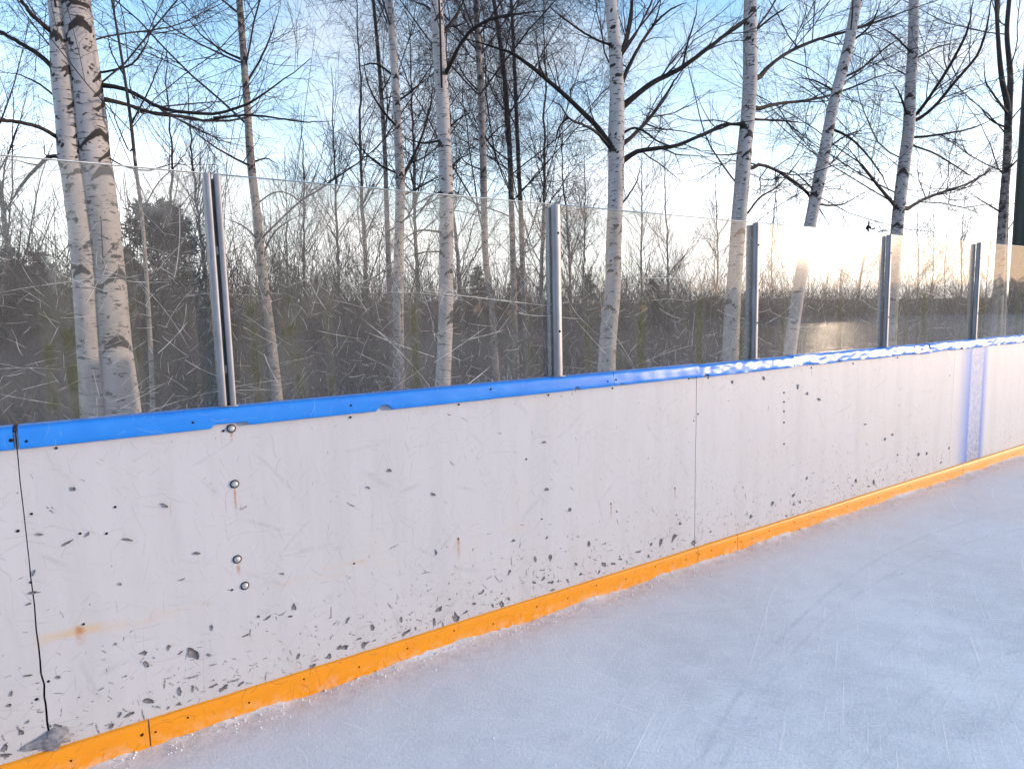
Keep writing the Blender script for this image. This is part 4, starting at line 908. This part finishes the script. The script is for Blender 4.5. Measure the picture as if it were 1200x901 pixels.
for px, Y, v, s, lab in [(12, 11, 0, .62, 'dark spruce at the left edge behind the first pane'), (48, 13, 2, .58, 'dark spruce second from the left edge, left of the twin birch'), (188, 12, 1, .78, 'round-topped dark pine left of the double post'),
                         (150, 14, 0, .68, 'low spruce between the twin birch and the pine'), (560, 22, 2, .6, 'low dark spruce behind the middle of the second pane'), (605, 24, 0, .65, 'low dark spruce at the right end of the second pane'), (690, 20, 2, .55, 'added dark spruce in place of a mirrored tree, left of the forked birch, low behind the third pane'), (765, 21, 2, .55, 'added dark spruce in place of a mirrored tree, right of the forked birch, low behind the third pane')]:  # last two spruces are added, standing in for dark trees reflected in the pane
    q = at(px, 330, Y); z = float(ground_z(np.array(q[0]), np.array(Y))) - .05
    e = empty('conifer', (q[0], Y, z), lab, 'conifer', 'evergreens behind the panes'); e.scale = (s, s, s); e.rotation_euler = (0, 0, px)
    for nm, me in zip(('trunk', 'crown'), CV[v]):
        o = bpy.data.objects.new(nm, me); COL.objects.link(o); o.parent = e

# shrubs one can tell apart
def shrub(seed, H, W, ns, mat, dens=1.0):
    g = np.random.default_rng(seed); az = g.random(ns) * 6.283; lean = .15 + .55 * g.random(ns)
    d = norm(np.stack([np.cos(az) * lean, np.sin(az) * lean, np.ones(ns)], -1)); pts = [np.stack([np.cos(az) * .1, np.sin(az) * .1, 0 * az], -1) * g.random((ns, 1))]
    L = H * (.6 + .5 * g.random(ns))
    for i in range(7):
        d = norm(d + .08 * g.normal(size=(ns, 3))); pts.append(pts[-1] + d * (L / 7)[:, None] * np.array([W, W, 1]))
    P = np.stack(pts, 1); R = np.repeat(np.linspace(.012, .003, 8)[None], ns, 0)
    st = MB(); tubes(st, P, R, 4)
    tw = MB(); c = np.maximum(3, (L * 7 * dens).astype(int))
    P2, R2, L2 = sprout(P, R, c, .2, 1, .5, .15, L * .28, 5, .06, .1, .6, .002, g, .005); tubes(tw, P2, R2, 3)
    c = np.maximum(2, (L2 * 7 * dens).astype(int)); P3, R3, L3 = sprout(P2, R2, c, .1, 1, .5, .15, L2 * .4 + .05, 4, .04, .1, .6, .0016, g, .003); tubes(tw, P3, R3, 3)
    return st.mesh('stems', M[mat]), tw.mesh('twigs', M[mat])
SV = [shrub(1, 3.4, 1.0, 16, 'twigred'), shrub(2, 3.0, 1.1, 16, 'brush'), shrub(3, 2.6, 1.2, 14, 'twig')]
for px, Y, v, s, lab in [(408, 14, 0, 1.15, 'reddish leafless shrub in the second pane, larger left one of two'), (437, 16, 0, 1.0, 'reddish leafless shrub in the second pane, smaller right one of two'), (818, 9, 1, 1.05, 'tall brown shrub just left of the scarred birch'), (905, 8.5, 2, .95, 'leafless shrub rising left inside the glowing pane'),
                         (770, 12, 1, 1.0, 'brown shrub right of the forked birch'), (1118, 11, 2, 1.0, 'dark upright shrub left of the dark forked birch'), (1150, 9, 2, .9, 'dark upright shrub against the dark forked birch'), (640, 11, 1, .9, 'brown shrub behind the first single post'), (345, 10, 2, .8, 'low grey shrub right of the slender brown birch')]:
    q = at(px, 330, Y); z = float(ground_z(np.array(q[0]), np.array(Y))) - .03
    e = empty('shrub', (q[0], Y, z), lab, 'shrub', 'leafless shrubs behind the panes'); e.scale = (s, s, s); e.rotation_euler = (0, 0, px)
    for nm, me in zip(('stems', 'twigs'), SV[v]):
        o = bpy.data.objects.new(nm, me); COL.objects.link(o); o.parent = e

# undergrowth that reads as one mass
def thicket(name, label, n, region, Hlo, Hhi, mat, seed):
    g = np.random.default_rng(seed); mb = MB(); ns = 10
    C = region(g, n); H = Hlo + (Hhi - Hlo) * g.random(n); H = H * (1 + .38 * hashnoise(C[:, 0], C[:, 1], .45, seed))
    C[:, 2] = ground_z(C[:, 0], C[:, 1])
    K = n * ns; c = np.repeat(C, ns, 0); h = np.repeat(H, ns) * (.5 + .6 * g.random(K))
    az = g.random(K) * 6.283; ln = .1 + .6 * g.random(K)
    d = norm(np.stack([np.cos(az) * ln, np.sin(az) * ln, np.ones(K)], -1)); p = c + g.normal(size=(K, 3)) * np.array([.3, .3, 0]); pts = [p]
    for i in range(3):
        d = norm(d + .16 * g.normal(size=(K, 3))); pts.append(pts[-1] + d * (h / 3)[:, None])
    P = np.stack(pts, 1); R = np.repeat(np.array([.014, .010, .007, .004])[None], K, 0); tubes(mb, P, R, 3)
    P2, R2, L2 = sprout(P, R, np.full(K, 3), .15, 1, .7, .25, h * .4, 3, .02, .2, .6, .003, g, .007); tubes(mb, P2, R2, 3)
    o = mb.build(name, M[mat]); return tag(o, label, 'undergrowth', kind='stuff')
def reg(g, n):
    Y = 6.5 + 30 * g.random(n) ** 1.25; px = -150 + 1550 * g.random(n)
    out = np.array([at(a, 360, b) for a, b in zip(px, Y)]); return out
def reg_far(g, n):
    Y = 12 + 26 * g.random(n); px = -150 + 1550 * g.random(n)
    return np.array([at(a, 360, b) for a, b in zip(px, Y)])
thicket('young_growth', 'taller thin grey saplings mixed into the undergrowth', 330, reg_far, 2.8, 6.0, 'youngwood', 43)
thicket('undergrowth', 'tangled brown leafless undergrowth behind the trees', 1050, reg, 1.4, 3.3, 'brush', 41)

# the wood and brush across the rink, seen mirrored in the panes
def far_wood():
    g = np.random.default_rng(61); mb = MB()
    for az, D, H, W in [(a, 48 + 14 * g.random(), (7.0 + 3.2 * g.random()) * (1 if a < -46 else .75), 1.9 + .8 * g.random()) for a in np.arange(-165, -41.5, 1.6)]:
        a = math.radians(az + g.normal() * .5); c = np.array([math.cos(a) * D, math.sin(a) * D, -.08])
        N = 260; t = g.random(N) ** .8; th = g.random(N) * 6.283; r = W * (1 - t) ** .8 * (.35 + .65 * g.random(N)) + .1
        b = c + np.stack([np.cos(th) * r, np.sin(th) * r, t * H], -1)
        d1 = g.normal(size=(N, 3)) * .45; d2 = g.normal(size=(N, 3)) * .3
        mb.add(np.stack([b - d1, b + d2, b + d1], 1), t=np.arange(N * 3).reshape(-1, 3))
    o = mb.build('far_conifer_wood', M['needle']); tag(o, 'dark wood across the rink, mirrored in the panes', 'wood', kind='stuff')
    mb = MB(); N = 9000; az = np.radians(-44 + 60 * g.random(N)); D = 105 + 30 * g.random(N)
    b = np.stack([np.cos(az) * D, np.sin(az) * D, 4.4 * g.random(N) ** 1.3 * (.8 + .2 * g.random(N))], -1)
    d1 = g.normal(size=(N, 3)) * .7; d2 = g.normal(size=(N, 3)) * .6
    mb.add(np.stack([b - d1, b + d2, b + d1], 1), t=np.arange(N * 3).reshape(-1, 3))
    o = mb.build('far_brush', M['brush']); tag(o, 'low brush beyond the open ice, mirrored in the glowing pane', 'brush', kind='stuff')
far_wood()

# ------------------------------------------------------------------ ice crumbs along the kick strip
mb = MB(); g = np.random.default_rng(71)
ico = np.array([(0, 0, 1), (.9, 0, .2), (.1, .9, .1), (-.8, .2, .2), (-.2, -.9, .1), (0, 0, -.5)])
it = [(0, 1, 2), (0, 2, 3), (0, 3, 4), (0, 4, 1), (5, 2, 1), (5, 3, 2), (5, 4, 3), (5, 1, 4)]
for i in range(2600):
    x = -.6 + 8 * g.random(); near = g.random() < .72
    y = -.018 - (abs(g.normal()) * .045 if near else 2.2 * g.random() ** 1.5)
    s = (.0016 + .0045 * g.random() ** 3) * (1 if near else .8)
    z = float(ice_z(np.array(x), np.array(y)))
    R = Matrix.Rotation(g.random() * 6.28, 3, Vector(g.normal(size=3)))
    mb.add(np.array([x, y, z + s * .3]) + s * (ico * (.7 + .6 * g.random((6, 1)))) @ np.array(R), t=it)
tag(mb.build('ice_crumbs', M['snow']), 'loose white ice crumbs scattered along the yellow kick strip', 'ice crumbs', kind='stuff')
